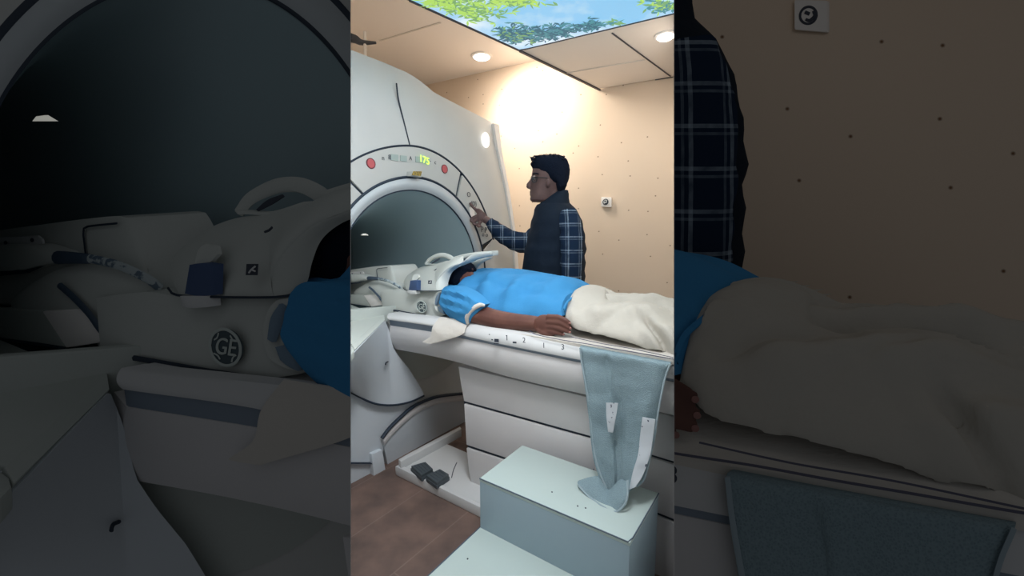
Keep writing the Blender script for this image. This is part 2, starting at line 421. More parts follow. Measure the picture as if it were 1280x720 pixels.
def zline(a, b_, w_, z, mt, name='trim_1', h=.004):
    A, B = C(*a, ('z', z)), C(*b_, ('z', z)); d = (B-A).normalized(); n = Vector((-d.y, d.x, 0))*w_/2
    return struct(name, slab([A-n, B-n, B+n, A+n], -Z*h, 0), mt)
zline((650, 63), (753, 113.5), .018, ZC2-.001, 'grid', 'trim_1', .008)
zline((512, 0), (650, 63), .012, ZC2-.001, 'grid', 'trim_2', .006)
zline((765, 41), (838, 95), .008, ZC2-.001, 'grid', 'trim_3')
zline((709, 91), (806, 74.5), .010, ZC2-.001, 'grid_light', 'trim_4')
zline((819, 99.5), (841, 96), .008, ZC2-.001, 'grid', 'trim_5')
zline((474, 51), (551, 28), .012, ZC1-.001, 'grid_light', 'trim_6')
# added partitions, floor to ceiling, keeping the room's light out of the bays
for x, nm in ((438.2, 'added_partition_left'), (842.6, 'added_partition_right')):
    a, b_ = ray(x-.32, 360), ray(x+.32, 360); v0, v1 = .48, 6.2
    struct_bm = slab([CAM+a*v0-UP*3, CAM+b_*v0-UP*3, CAM+b_*v1-UP*3, CAM+a*v1-UP*3], UP*6, 0)
    me = bpy.data.meshes.new(nm); struct_bm.to_mesh(me); me.materials.append(MATS['partition']); o = bpy.data.objects.new(nm, me); COL.objects.link(o); o['kind'] = 'structure'
# shells of the two made-up bays
def raw(name, bm, mt):
    lay = bm.verts.layers.float_vector.new('rest')
    for v_ in bm.verts: v_[lay] = v_.co
    me = bpy.data.meshes.new(name); bm.to_mesh(me); me.materials.append(MATS[mt]); o = bpy.data.objects.new(name, me); COL.objects.link(o); o['kind'] = 'structure'
def wedge(x, d, z): r = ray(x, 360); return Vector((r.x*d, r.y*d, z))
raw('floor', slab([wedge(437.5, .45, -.72), wedge(437.5, 4, -.72), Vector((-4.6, 4, -.72)), Vector((-4.6, .1, -.72))], -Z*.08, 0), 'floor')
raw('floor', slab([wedge(843, .45, -.72), wedge(843, 4, -.72), Vector((4.6, 4, -.72)), Vector((4.6, .1, -.72))], -Z*.08, 0), 'floor')
raw('ceiling', slab([wedge(437.5, .45, 3), wedge(437.5, 4, 3), Vector((-4.6, 4, 3)), Vector((-4.6, .1, 3))], Z*.08, 0), 'ceiling')
raw('ceiling', slab([wedge(843, .45, 3), wedge(843, 4, 3), Vector((4.6, 4, 3)), Vector((4.6, .1, 3))], Z*.08, 0), 'ceiling')
raw('wall_far_left', slab([Vector((-4.6, .1, -.8)), Vector((-4.6, 4, -.8)), Vector((-4.6, 4, 3.1)), Vector((-4.6, .1, 3.1))], Vector((-.1, 0, 0)), 0), 'wall')
raw('wall_far_right', slab([Vector((4.6, .1, -.8)), Vector((4.6, 4, -.8)), Vector((4.6, 4, 3.1)), Vector((4.6, .1, 3.1))], Vector((.1, 0, 0)), 0), 'wall')
struct('wall_back', patch([C(x, 150, 'wall') for x in (700, 760, 820, 880, 960)], [C(x, 520, 'wall') for x in (700, 760, 820, 880, 960)], 12, 16, 0, -wn, .08, wn, smooth=False), 'wall', RIGHT)

# ------------------------------------------------------------------ scanner gantry
E1 = (513, 345, 90, 83, 107.5); E2 = (514, 345, 105, 92, 123.5); E3 = (508, 350, 146, 114, 168)
def ell(E, deg, k=1.0):
    t = math.radians(deg); c, s = math.cos(t), math.sin(t); return E[0]+(E[3] if c > 0 else E[2])*c*k, E[1]-E[4]*s*k
SIL = [(300, 20), (380, 42), (438, 62), (482, 79), (512, 92), (528, 103), (543, 116), (580, 135), (617, 154), (621, 180), (633, 235), (641, 285), (645, 320), (650, 380), (652, 470), (640, 560), (560, 592), (500, 600), (468, 603), (438, 615), (340, 645), (270, 600), (240, 400), (250, 120)]
def silhit(x, y, dx, dy):
    best = None
    for i in range(len(SIL)):
        ax, ay = SIL[i]; bx, by = SIL[(i+1) % len(SIL)]; ex, ey = bx-ax, by-ay; den = dx*ey-dy*ex
        if abs(den) < 1e-9: continue
        t = ((ax-x)*ey-(ay-y)*ex)/den; s = ((ax-x)*dy-(ay-y)*dx)/den
        if t > 0 and 0 <= s <= 1 and (best is None or t < best): best = t
    return x+dx*best, y+dy*best
NA = 120; rows = [[] for _ in range(12)]
for k in range(NA):
    dg_ = 360*k/NA; ix, iy = ell(E3, dg_)
    if dg_ > 172 or dg_ < 17: ix, iy = ell(E2, dg_, 1.01)
    cx, cy = E3[0], E3[1]; ox, oy = silhit(cx, cy, ix-cx, iy-cy)
    if math.hypot(ox-cx, oy-cy) < math.hypot(ix-cx, iy-cy): ox, oy = ix+(ix-cx)*.02, iy+(iy-cy)*.02
    for i in range(8):
        t = i/7; rows[i].append(C(ix+(ox-ix)*t, iy+(oy-iy)*t, ('a', FACE + .0 + .05*t**4)))
    last = rows[7][-1]
    for i, (dz, sh) in enumerate(((.03, .02), (.10, .05), (.55, .08), (.60, .30))):
        c0 = C(cx, cy, ('a', FACE)); rad = (last-c0); rad = rad-U*rad.dot(U)
        rows[8+i].append(last + U*dz - rad*sh*.5)
bmf = new(); grid_mesh(bmf, rows, closed_u=True)
def annulus(Ea, Eb, d0, d1, off=0.0, ka=1.0, kb=1.0, n=40, m=5, bulge=0.0, back=.02):
    rws = []
    for i in range(n+1):
        dg_ = d0+(d1-d0)*i/n; a = ell(Ea, dg_, ka); b2 = ell(Eb, dg_, kb); r_ = []
        for j in range(m+1):
            t = j/m; r_.append(C(a[0]+(b2[0]-a[0])*t, a[1]+(b2[1]-a[1])*t, ('a', FACE-off-bulge*math.sin(PI*t))))
        r_ += [p+U*back for p in reversed(r_)]; rws.append(r_)
    b3 = new(); v_ = grid_mesh(b3, rws, closed_u=True)
    if d1-d0 < 359.9: b3.faces.new(v_[0]); b3.faces.new(list(reversed(v_[-1])))
    else: bmesh.ops.remove_doubles(b3, verts=b3.verts[:], dist=1e-5)
    return b3
def arc(E, d0, d1, off, n=60, k=1.0): return [C(*ell(E, d0+(d1-d0)*i/n, k), ('a', FACE-off)) for i in range(n+1)]
lip = annulus(E1, E2, -32, 212, .004, n=80, bulge=.018, back=.05)
filler = slab([C(*ell(E2, 200+(347-200)*i/30, 1.05), ('a', FACE-.015)) for i in range(31)], U*.04, .004)
backing = annulus(E2, E3, 17.2, 168, -.006, ka=1.0, kb=1.0, n=60)
p_top = annulus(E2, E3, 53.5, 124, .004, 1.014, .992, n=40, bulge=.004)
p_right = annulus(E2, E3, 18.2, 51.7, .004, 1.014, .992, n=24, bulge=.004)
p_left = annulus(E2, E3, 125.6, 163, .004, 1.014, .992, n=24, bulge=.004)
# bore: flared mouth, then the tube
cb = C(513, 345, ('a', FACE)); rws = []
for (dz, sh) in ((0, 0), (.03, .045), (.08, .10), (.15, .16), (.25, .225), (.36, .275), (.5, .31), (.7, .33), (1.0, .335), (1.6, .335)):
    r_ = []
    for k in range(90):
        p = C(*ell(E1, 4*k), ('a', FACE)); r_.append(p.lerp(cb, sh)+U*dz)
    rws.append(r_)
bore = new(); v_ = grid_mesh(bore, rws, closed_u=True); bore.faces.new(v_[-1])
def onface(pts, off=.006, ext=.004): return slab([C(x, y, ('a', FACE-off)) for x, y in pts], U*ext, 0)
def disc(x, y, r, off=.006, ext=.006, n=28, ry=None, pl=None):
    c = C(x, y, ('a', FACE-off)); return slab([c + W*(r*math.cos(2*PI*k/n)) + Z*((ry or r)*math.sin(2*PI*k/n)) for k in range(n)], U*ext, 0)
seams = tube([C(495.6, 104, ('a', FACE-.002)), C(498, 124, ('a', FACE-.001)), C(505, 153, ('a', FACE)), C(512, 181, ('a', FACE))], .0045, n=16, seg=6)
seam_top = seams; seam_ring = tube(arc(E3, 17.5, 168, .0), .006, n=90, seg=6); seam_mid = tube(arc(E2, -30, 206, .004, 90), .009, n=120, seg=6); seam_in = tube(arc(E1, -30, 206, .002, 90), .0055, n=120, seg=6)
strip = slab([C(617.5, 154, ('a', FACE+.02)), C(623.5, 156, ('a', FACE+.02)), C(627.5, 190, ('a', FACE+.02)), C(638, 245, ('a', FACE+.02)), C(645.5, 295, ('a', FACE+.02)), C(649, 345, ('a', FACE+.02)),
              C(644.5, 345, ('a', FACE+.02)), C(642, 290, ('a', FACE+.02)), C(633.5, 238, ('a', FACE+.02)), C(621.5, 180, ('a', FACE+.02))], U*.03, 0)  # whiter than the housing: reflected light put into its colour
disp1 = onface([(489, 192.5), (498, 193.5), (498, 201.5), (489, 200)], .012); disp2 = onface([(500.5, 194), (508.8, 195), (508.8, 202.2), (500.5, 201.2)], .012)
disp3 = onface([(519.5, 195.3), (536.5, 197), (536.8, 204.8), (519.8, 202.5)], .012)
face_c = lambda x, y, o=.017: C(x, y, ('a', FACE-o))
digits = text('175', face_c(530.6, 200.2), W-Z*.12, Z, .055, .0006, 0)
marks = [text(t_, face_c(x, y), W, Z, z_) for t_, x, y, z_ in (('n', 479, 197.5, .034), ('8', 487, 196.5, .034), ('A', 513.3, 198, .03), ('-', 538, 201, .03), ('c', 544.3, 203, .034))]
rmarks = [text(t_, face_c(x, y), W, Z, z_) for t_, x, y, z_ in (('O', 586, 243.5, .045), ('(', 589.5, 254.3, .045), ('O', 592.3, 254.6, .04), (')', 595, 254.8, .045), ('o', 595.5, 262, .04), ('P', 602.8, 287, .055), ('P', 607.3, 288, .055), ('o', 604, 293, .045), ('o', 608.6, 293.6, .045))]
btn = slab([C(586.5, 259, ('a', FACE-.006)), C(592.5, 258, ('a', FACE-.006)), C(593, 273, ('a', FACE-.006)), C(587.5, 270, ('a', FACE-.006))], -U*.004, 0)
handle_bm = slab([C(515.5, 213.5, ('a', FACE-.05)), C(528, 213.5, ('a', FACE-.05)), C(529.5, 217.5, ('a', FACE-.05)), C(527, 221.5, ('a', FACE-.05)), C(515, 219.5, ('a', FACE-.05))], U*.05, .003)
yl = slab([C(516.5, 214, ('a', FACE-.052)), C(527.3, 214.2, ('a', FACE-.052)), C(526, 220, ('a', FACE-.052)), C(514.5, 218.8, ('a', FACE-.052))], -U*.001, 0)
lamp_d = disc(607.5, 175, .040, .004, .006, ry=.05)
slit_p = slab([C(452, 294.2, ('a', FACE+.30)), C(453.5, 292.3, ('a', FACE+.30)), C(457, 291.8, ('a', FACE+.30)), C(461, 294.2, ('a', FACE+.30))], U*.01, 0)
base_front = patch([C(430, 487, ('a', FACE-.06)), C(463, 502, ('a', FACE-.06)), C(497, 504, ('a', FACE-.06)), C(530, 494, ('a', FACE-.06))],
                   [C(425, 619, ('a', FACE-.02)), C(452, 607, ('a', FACE-.02)), C(468, 598, ('a', FACE-.02)), C(479, 548, ('a', FACE-.02))], 16, 8, 0, -U, .1, U)
foot_bm = slab([C(465, 568, ('a', FACE-.06)), C(478, 562, ('a', FACE-.06)), C(483, 593, ('a', FACE-.06)), C(468, 600.5, ('a', FACE-.06))], U*.06, .004)
fseam = slab([C(430, 579, ('a', FACE-.055)), C(465, 579, ('a', FACE-.055)), C(465, 580, ('a', FACE-.055)), C(430, 580, ('a', FACE-.055))], U*.02, 0)
thing('scanner_gantry', {'room': 'white scanner gantry with round bore and green 175 display in the lit room', 'left': 'dark close-up scanner gantry whose bore fills the left of the photo'}, 'medical scanner', C(513, 600, ('z', 0)), [
    ('housing', bmf, 'gantry', [('seam', seam_top, 'seam'), ('seam', seam_ring, 'seam')]),
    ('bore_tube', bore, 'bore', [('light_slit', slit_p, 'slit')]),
    ('bore_lip', lip, 'lip', [('seam', seam_mid, 'seam'), ('seam', seam_in, 'seam')]),
    ('panel_backing', backing, 'seam'), ('lower_cover', filler, 'cover'),
    ('control_panel', p_top, 'gantry_panel', [('stop_button', merge(disc(464, 204.3, .022, .014, .012)), 'red', 'red round stop button'), ('stop_button', disc(556, 211.2, .022, .014, .012), 'red', 'red round stop button'),
        ('button_ring', disc(464, 204.3, .027, .011, .008), 'red_ring'), ('button_ring', disc(556, 211.2, .027, .011, .008), 'red_ring'),
        ('display', disp1, 'lcd'), ('display', disp2, 'lcd'), ('display', disp3, 'lcd'), ('digits', digits, 'green', 'green lit 175'), ('handle', handle_bm, 'gantry_panel'), ('sticker', yl, 'label_yellow', 'small yellow warning label')] + [('symbol', m_, 'ink') for m_ in marks]),
    ('control_panel', p_right, 'gantry_panel', [('button', btn, 'white_and_edge_glare')] + [('symbol', m_, 'ink') for m_ in rmarks]),
    ('control_panel', p_left, 'gantry_panel'),
    ('edge_strip', strip, 'white_and_edge_glare'), ('indicator_lamp', lamp_d, 'lamp_disc'),
    ('base_cover', base_front, 'lowcover', [('seam', fseam, 'seam')]), ('foot', foot_bm, 'lowcover')])

# ------------------------------------------------------------------ dock covers beside the table end
zt = ('z', .845)
cov_top = slab([C(*q(-90, 405), zt), C(*q(0, 424), zt), C(*q(58, 448), zt), C(*q(128, 463), zt), C(*q(134, 468), zt), C(*q(8, 582), zt), C(*q(-90, 560), zt)], -Z*.03, .004)
pa, pb = C(*q(137, 486), zt), C(*q(19, 603), zt)
cn = (pb-pa).cross(Z).normalized(); PL['cover'] = (cn, cn.dot(pa))
bev = slab([C(*q(134, 466), zt), C(*q(137, 486), 'cover'), C(*q(19, 603), 'cover'), C(*q(6, 583), zt)], -Z*.02-RT*.012, .002)
fa = ('a', FACE-.09)
cside = patch([C(*q(-60, 655), 'cover'), C(*q(0, 633), 'cover'), C(*q(19, 612), 'cover'), C(*q(137, 489), 'cover'), C(*q(146, 510), fa), C(*q(156, 537), fa), C(*q(169, 596), fa), C(*q(195, 635), fa), C(*q(233, 681), fa), C(529, 490, fa)],
              [C(415, 480, fa), C(438, 490, fa), C(448, 496, fa), C(463, 502, fa), C(480, 505.5, fa), C(497, 505, fa), C(508, 503, fa), C(518, 500, fa), C(525, 497, fa), C(530, 494, fa)], 50, 12, 0, -U, .08, U, ends=0, smooth=False)
cseam = tube([C(430, 487, fa), C(438, 490, fa), C(463, 502.8, fa), C(480, 506.3, fa), C(497, 505.8, fa), C(515, 501.5, fa), C(530, 494.5, fa)], .006, n=30, seg=6)
knob = slab([C(*q(-40, 575), zt), C(*q(0, 588), zt), C(*q(12, 596), zt), C(*q(15, 607), zt), C(*q(0, 624), zt), C(*q(-40, 650), zt)], -Z*.03, .006)
notch = tube([C(*q(139, 664), 'cover', .004), C(*q(141, 656), 'cover', .004), C(*q(149, 652), 'cover', .004)], .0035, n=10, seg=6)
thing('dock_cover', {'room': 'grey plastic dock cover with sloping top left of the table end', 'left': 'dark sloping dock cover in the lower left corner below the grey connector block'}, 'cover', C(455, 480, ('z', .4)), [
    ('top_panel', cov_top, 'cover'), ('bevel', bev, 'cover'), ('side_panel', cside, 'lowcover', [('notch', notch, 'seam'), ('seam', cseam, 'seam')]), ('end_knob', knob, 'cover')])

# ------------------------------------------------------------------ patient table
b_ = lambda x, y, c: C(x, y, ('b', c))
# top rail, rounded, with its darker channel below
def band(top, bot, c0, c1, bulge, n=40, m=8, thick=.05): return patch([b_(x, y, c0) for x, y in top], [b_(x, y, c1) for x, y in bot], n, m, bulge, -W, thick, W, ends=0, shape=.8)
rail = band([(486, 391.5), (550, 398.5), (577, 414-12), (640, 412.5), (725, 430), (842, 449), (960, 470)], [(486.5, 400), (541, 408), (577, 419), (640, 433), (725, 450), (842, 474), (960, 498)], RAIL+.03, RAIL, .012)
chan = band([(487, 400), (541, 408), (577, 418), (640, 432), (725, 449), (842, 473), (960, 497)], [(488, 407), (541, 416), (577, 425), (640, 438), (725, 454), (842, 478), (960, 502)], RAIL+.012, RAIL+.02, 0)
body = band([(488, 407), (541, 415.5), (572, 422), (640, 436), (732, 455), (842, 478), (960, 502)], [(491.5, 436), (530, 443), (573, 453), (640, 472), (735, 494), (842, 519), (960, 545)], RAIL+.015, RAIL+.05, .018, thick=.12)
end_cap = patch([b_(488, 407, RAIL+.015), b_(487, 420, RAIL+.015), b_(491.5, 436, RAIL+.05)], [b_(483, 401, RAIL+.03), b_(482, 415, RAIL+.04), b_(488, 432, RAIL+.07)], 8, 4, 0, -W, .03, W, ends=0)
zt2 = [b_(486, 391.5, RAIL+.03), b_(960, 470, RAIL+.03)]
def topz(x, y, c): return b_(x, y, c)
tl, tr_ = zt2; zt2b = [tl + W*.55, tr_+W*.55]
def level(p): return p
topslab = slab([tl, tr_, zt2b[1], zt2b[0]], -Z*.03, .004)
under = slab([b_(573, 452, PED-.0), b_(960, 544, PED), b_(960, 560, PED), b_(574, 462, PED)], W*.4, 0)
shade = slab([b_(492, 436, RAIL+.06), b_(573, 452, RAIL+.06), b_(573, 505, PED+.25), b_(522, 470, PED+.25)], W*.02, 0)
p2 = slab([b_(573, 458, PED), b_(735, 496.5, PED), b_(842, 521, PED), b_(960, 548, PED), b_(960, 610, PED), b_(842, 577, PED), b_(737, 545, PED), b_(580, 501.5, PED), b_(576, 480, PED)], W*.4, .003)
p3 = slab([b_(580, 505, PED), b_(737, 549, PED), b_(842, 581, PED), b_(960, 615, PED), b_(960, 690, PED), b_(842, 649, PED), b_(737, 607, PED), b_(583, 556, PED)], W*.4, .003)
p4 = slab([b_(583, 560, PED), b_(737, 611.5, PED), b_(842, 654, PED), b_(960, 700, PED), b_(960, 800, PED), b_(842, 765, PED), b_(700, 680, PED), b_(592, 617, PED), b_(586, 590, PED)], W*.4, .003)
core = slab([b_(577, 470, PED+.012), b_(960, 560, PED+.012), b_(960, 790, PED+.012), b_(700, 680, PED+.012), b_(590, 616, PED+.012)], W*.38, 0)
rp = lambda x, y, o=.018: b_(x, y, RAIL-o+.0)
ticks = []
for x, y in ((633.5, 422), (679.5, 431.5), (727, 441)):
    ticks += [slab([rp(x-.3, y-3), rp(x+.3, y-3), rp(x+.4, y+3.4), rp(x-.2, y+3.4)], W*.002, 0)]
nums = [text(s, rp(x, y, .020), -U-Z*.0, Z, .030, .0006) for s, x, y in (('2', 655, 425.5), ('3', 703.5, 434))]
smudge = [slab([rp(x-w_, y-h_), rp(x+w_, y-h_+.3), rp(x+w_, y+h_+.4), rp(x-w_, y+h_)], W*.002, 0) for x, y, w_, h_ in ((620.5, 425.5, 2.6, 2), (615, 424.5, 1, .6), (643, 428, 2.2, 1), (611.5, 418, .6, .5), (633, 419.5, .7, .5), (620, 429.3, 3, .5))]
thing('patient_table', {'room': 'long off-white scanner table with numbered side rail and stacked drawer-like side panels', 'left': 'dark head end of a scanner table below the coil with round logo', 'right': 'dark off-white scanner table rail behind the net towel at the right edge'}, 'medical table', b_(640, 620, PED), [
    ('side_rail', rail, 'rail', [('numeral', nums[0], 'ink'), ('numeral', nums[1], 'ink'), *[('tick_mark', t_, 'ink') for t_ in ticks], *[('scuff', t_, 'ink') for t_ in smudge]]),
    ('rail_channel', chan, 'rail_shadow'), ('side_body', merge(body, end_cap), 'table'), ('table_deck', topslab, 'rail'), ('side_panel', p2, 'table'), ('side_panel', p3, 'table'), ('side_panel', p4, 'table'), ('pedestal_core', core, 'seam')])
# arch recess and foot platform
ar_o = [(478, 549), (487, 537), (500, 524), (515, 511), (530, 503), (550, 496.5), (580, 493)]
arch_face = patch([C(x, y, ('a', FACE-.05)) for x, y in ar_o], [C(x, y, ('a', FACE-.02)) for x, y in ((487, 592), (493, 586), (505, 578), (518, 570), (535, 560), (555, 548), (582, 535))], 24, 8, 0, -U, .04, U)
arch_lip = patch([C(x, y, ('a', FACE-.055)) for x, y in ar_o], [C(x+2.5, y+7.5, ('a', FACE-.055)) for x, y in ar_o], 24, 3, .004, -U, .03, U, ends=0)
arch_dark = tube([C(x-.8, y-1.2, ('a', FACE-.06)) for x, y in ar_o], .010, n=30, seg=6)
thing('arch_cover', {'room': 'curved white arch cover over the recess under the table end'}, 'cover', C(490, 590, ('z', 0)), [('shell', arch_face, 'lowcover'), ('rim', arch_lip, 'table'), ('seam', arch_dark, 'seam')])
pz = .045
plat = slab([C(494, 583, ('z', pz)), C(516, 569, ('z', pz)), C(552, 552, ('z', pz)), C(606, 575, ('z', pz)), C(606, 633, ('z', pz)), C(598, 628, ('z', pz))], -Z*pz, .004)
rimb = slab([C(498, 574, ('z', .09)), C(512, 566, ('z', .09)), C(545, 548.5, ('z', .09)), C(575, 533, ('z', .09)), C(577, 536, ('z', .09)), C(548, 552, ('z', .09)), C(515, 569.5, ('z', .09)), C(501, 577, ('z', .09))], -Z*.05, .004)
ledge = slab([C(495, 583, ('z', .052)), C(500, 580.5, ('z', .052)), C(604, 631, ('z', .052)), C(604, 636, ('z', .052))], -Z*.05, .003)
wirez = tube([C(571, 578, ('z', pz+.004)), C(567, 587, ('z', pz+.004)), C(564.5, 597, ('z', pz+.004))], .002, n=8, seg=5)
thing('foot_platform', {'room': 'low white platform on the floor at the foot of the table pedestal'}, 'platform', C(540, 600, ('z', 0)), [('deck', plat, 'rail'), ('back_rim', rimb, 'rail'), ('front_edge', ledge, 'rail'), ('wire', wirez, 'ink')])
def pedal(pts, lb):
    P = [C(x, y, ('z', pz+.036)) for x, y in pts]; c = sum(P, Vector())/4
    pad = slab([c+(p-c)*.93 for p in P], -Z*.018, .002); bs = slab([p-Z*.014 for p in P], -Z*.02, .002)
    gr = new()
    for i in range(1, 5):
        t = i/5; a, d = P[0].lerp(P[1], t), P[3].lerp(P[2], t); a2, d2 = a.lerp(d, .12), a.lerp(d, .88); tube([a2, d2], .0012, n=2, seg=5, bm=gr, smooth=False)
    thing('foot_pedal', {'room': lb}, 'pedal', c-Z*.034, [('pad', pad, 'pedal', [('grip', gr, 'ink')]), ('base', bs, 'pedal')])
pedal([(513, 582), (532, 576.5), (542, 586), (527, 594.5)], 'dark grey square foot pedal nearer the arch cover')
pedal([(532, 594), (550, 585.5), (562, 592.5), (546, 604)], 'dark grey square foot pedal nearer the step stool')

# ------------------------------------------------------------------ step stool
ZS2, ZS1 = .385, .192
sA, sB, sC, sD = C(599.5, 598, ('z', ZS2)), C(653, 556.5, ('z', ZS2)), C(823.5, 616.5, ('z', ZS2)), C(787.5, 678.5, ('z', ZS2))
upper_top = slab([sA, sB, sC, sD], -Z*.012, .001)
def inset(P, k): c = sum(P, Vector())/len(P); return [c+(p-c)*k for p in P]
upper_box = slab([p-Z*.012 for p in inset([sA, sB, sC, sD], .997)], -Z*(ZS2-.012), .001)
edge2 = merge(tube([sA, sD, sC], .0022, n=30, seg=6, smooth=False))
fl_ = (sA-sB).normalized()
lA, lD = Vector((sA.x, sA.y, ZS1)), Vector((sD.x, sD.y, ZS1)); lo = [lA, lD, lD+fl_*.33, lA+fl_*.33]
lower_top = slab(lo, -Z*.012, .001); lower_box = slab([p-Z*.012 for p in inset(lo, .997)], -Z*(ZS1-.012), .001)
edge1 = tube([lo[0]+Z*.001, lo[3]+Z*.001, lo[2]], .002, n=20, seg=6, smooth=False)
dots = [ball(C(x, y, ('z', z_)), RT*.003, Vector((0, .004, 0)), Z*.001, s=8) for x, y, z_ in ((722, 632.5, ZS2), (732, 635, ZS2), (742, 586.5, ZS2), (690, 615, ZS2), (584.5, 698.5, ZS1))]
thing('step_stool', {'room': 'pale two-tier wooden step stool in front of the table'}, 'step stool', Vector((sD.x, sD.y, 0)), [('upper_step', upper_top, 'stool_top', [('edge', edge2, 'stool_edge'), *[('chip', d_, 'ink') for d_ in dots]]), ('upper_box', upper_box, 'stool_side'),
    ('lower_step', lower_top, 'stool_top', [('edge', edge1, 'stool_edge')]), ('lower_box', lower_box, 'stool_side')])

# ------------------------------------------------------------------ head coil on the table end
COILP = ('b', MID-.13)
cB = lambda x, y, o=0: C(*q(x, y), COILP, o)
base_bm = patch([cB(120, 372, .0), cB(180, 365, 0), cB(212, 369, .0), cB(222, 371), cB(290, 372), cB(344, 372), cB(366, 369)], [cB(126, 440, .05), cB(170, 446, .05), cB(215, 453, .05), cB(250, 459, .05), cB(290, 466, .05), cB(330, 473, .05), cB(372, 468, .04)], 30, 10, .01, None, .25, W, shape=.7, ends=.2)
# rounded opening of the base with its dark pad
openp = patch([cB(366, 372, .06), cB(345, 376, .065), cB(333, 392, .07), cB(329, 414, .07), cB(334, 444, .07), cB(352, 458, .07), cB(376, 466, .06)], [cB(376, 378, .05), cB(358, 384, .05), cB(348, 396, .05), cB(343, 414, .05), cB(347, 440, .05), cB(360, 452, .05), cB(380, 460, .05)], 24, 4, .006, None, .04, W, ends=0)
padd = patch([cB(349, 380, .075), cB(338, 398, .075), cB(334, 424, .075)], [cB(353, 384, .07), cB(349, 402, .07), cB(340, 428, .07)], 10, 4, .004, None, .01, W)
pad2 = patch([cB(344, 434, .08), cB(356, 432, .08), cB(368, 440, .08)], [cB(350, 450, .08), cB(360, 458, .08), cB(372, 464, .08)], 10, 5, .006, None, .01, W)
hood = patch([cB(208, 357, -.02), cB(210, 338, -.10), cB(222, 315, -.14), cB(243, 298, -.18), cB(266, 283, -.20), cB(298, 272, -.22), cB(340, 266, -.20), cB(380, 256, -.16), cB(410, 242, -.15), cB(438, 235, -.14)][1:],
             [cB(212, 366, .02), cB(224, 369, .03), cB(250, 370, .05), cB(285, 371, .06), cB(320, 371, .06), cB(341, 371, .06), cB(339, 352, .035), cB(347, 328, .01), cB(368, 302, -.02), cB(396, 279, -.05), cB(438, 262, -.09)][1:], 36, 12, .035, None, .02, W, ends=.5, shape=.6)
flange = patch([cB(343, 371, .065), cB(339, 352, .035), cB(347, 328, .01), cB(368, 302, -.02), cB(396, 279, -.05), cB(436, 262, -.09), C(590, 318, COILP, -.14), C(602, 315.5, COILP, -.17), C(615, 313.8, COILP, -.2)],
               [cB(366, 369, .02), cB(378, 352, -.02), cB(384, 328, -.05), cB(396, 300, -.08), cB(420, 280, -.11), cB(450, 268, -.14), C(594, 325, COILP, -.17), C(604, 322, COILP, -.19), C(616, 319.8, COILP, -.21)], 40, 6, .008, None, .012, W, ends=0, shape=.7)
top_arm = patch([C(566, 321.5, COILP, -.19), C(578, 318, COILP, -.2), C(590, 315.8, COILP, -.2), C(602, 314.5, COILP, -.2), C(615, 313.5, COILP, -.2)], [C(568, 326, COILP, -.19), C(580, 324, COILP, -.2), C(592, 321, COILP, -.2), C(604, 320, COILP, -.2), C(615.8, 319.5, COILP, -.2)], 20, 5, .01, None, .05, W, ends=0)
far_arm = patch([C(614, 322, COILP, -.34), C(600, 329, COILP, -.34), C(592, 338, COILP, -.34), C(588, 345, COILP, -.34)], [C(606, 322, COILP, -.34), C(594, 326, COILP, -.34), C(586, 333, COILP, -.34), C(582, 345, COILP, -.34)], 14, 5, .004, None, .02, W, ends=0)
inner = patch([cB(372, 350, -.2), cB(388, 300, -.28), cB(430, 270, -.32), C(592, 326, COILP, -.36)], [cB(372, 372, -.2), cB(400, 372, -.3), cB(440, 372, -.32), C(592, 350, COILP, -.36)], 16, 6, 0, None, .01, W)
handle = tube([cB(299, 266, -.22), cB(315, 247, -.23), cB(345, 233, -.24), cB(372, 231, -.25), cB(394, 239, -.25), cB(408, 250, -.25)], [.010, .012, .014, .014, .015, .016], n=30, seg=10)
hbase = patch([cB(296, 262, -.21), cB(306, 263, -.21), cB(340, 264, -.21), cB(380, 252, -.21)], [cB(297, 268, -.20), cB(310, 268, -.20), cB(345, 269, -.20), cB(386, 258, -.20)], 14, 4, .006, None, .02, W)
hgap = patch([cB(320, 262, -.208), cB(334, 250, -.215), cB(352, 243, -.22)], [cB(322, 264, -.206), cB(340, 255, -.214), cB(354, 246, -.22)], 8, 3, .001, None, .004, W)
buckle = patch([cB(237, 331, .085), cB(252, 329, .09), cB(268, 331, .09)], [cB(231, 367, .09), cB(248, 370, .095), cB(267, 369, .10)], 10, 6, .006, None, .02, W)
recess = patch([cB(243, 331, .075), cB(248, 312, .045), cB(258, 305, .03), cB(270, 308, .03)], [cB(244, 333, .075), cB(254, 330, .06), cB(262, 328, .055), cB(272, 318, .045)], 12, 4, .003, None, .01, W)
latch = patch([cB(225, 370, .09), cB(236, 370, .1), cB(258, 370, .1)], [cB(228, 383, .09), cB(238, 385, .1), cB(259, 384, .1)], 8, 5, .006, None, .03, W, ends=.2)
stick = slab([cB(308, 330, .108), cB(322, 330, .108), cB(321, 344, .112), cB(307, 344, .112)], W*.002, 0)
stickf = merge(tube([cB(311, 341, .117), cB(314, 337, .117), cB(319, 333, .117)], .0016, n=4, seg=5), tube([cB(314, 337, .117), cB(319, 339, .117)], .0014, n=3, seg=5))
mark_ = tube([cB(331, 290, .02), cB(336, 288, .02), cB(340, 284, .02)], .0022, n=5, seg=5)
seamc = tube([cB(210, 360, .05), cB(222, 369, .07), cB(280, 371.5, .09), cB(344, 371.5, .09), cB(366, 368, .06)], .0022, n=24, seg=5)
seamb = tube([cB(122, 441, .075), cB(170, 448, .075), cB(215, 456, .075), cB(260, 464, .075), cB(305, 471, .075), cB(330, 475, .075)], .005, n=24, seg=5)
lc = cB(283, 434, .085); rt_ = (-U); 
def lp(x, y, o=0): return lc + rt_*x + Z*y - W*o
R0 = .036; Rz = .030
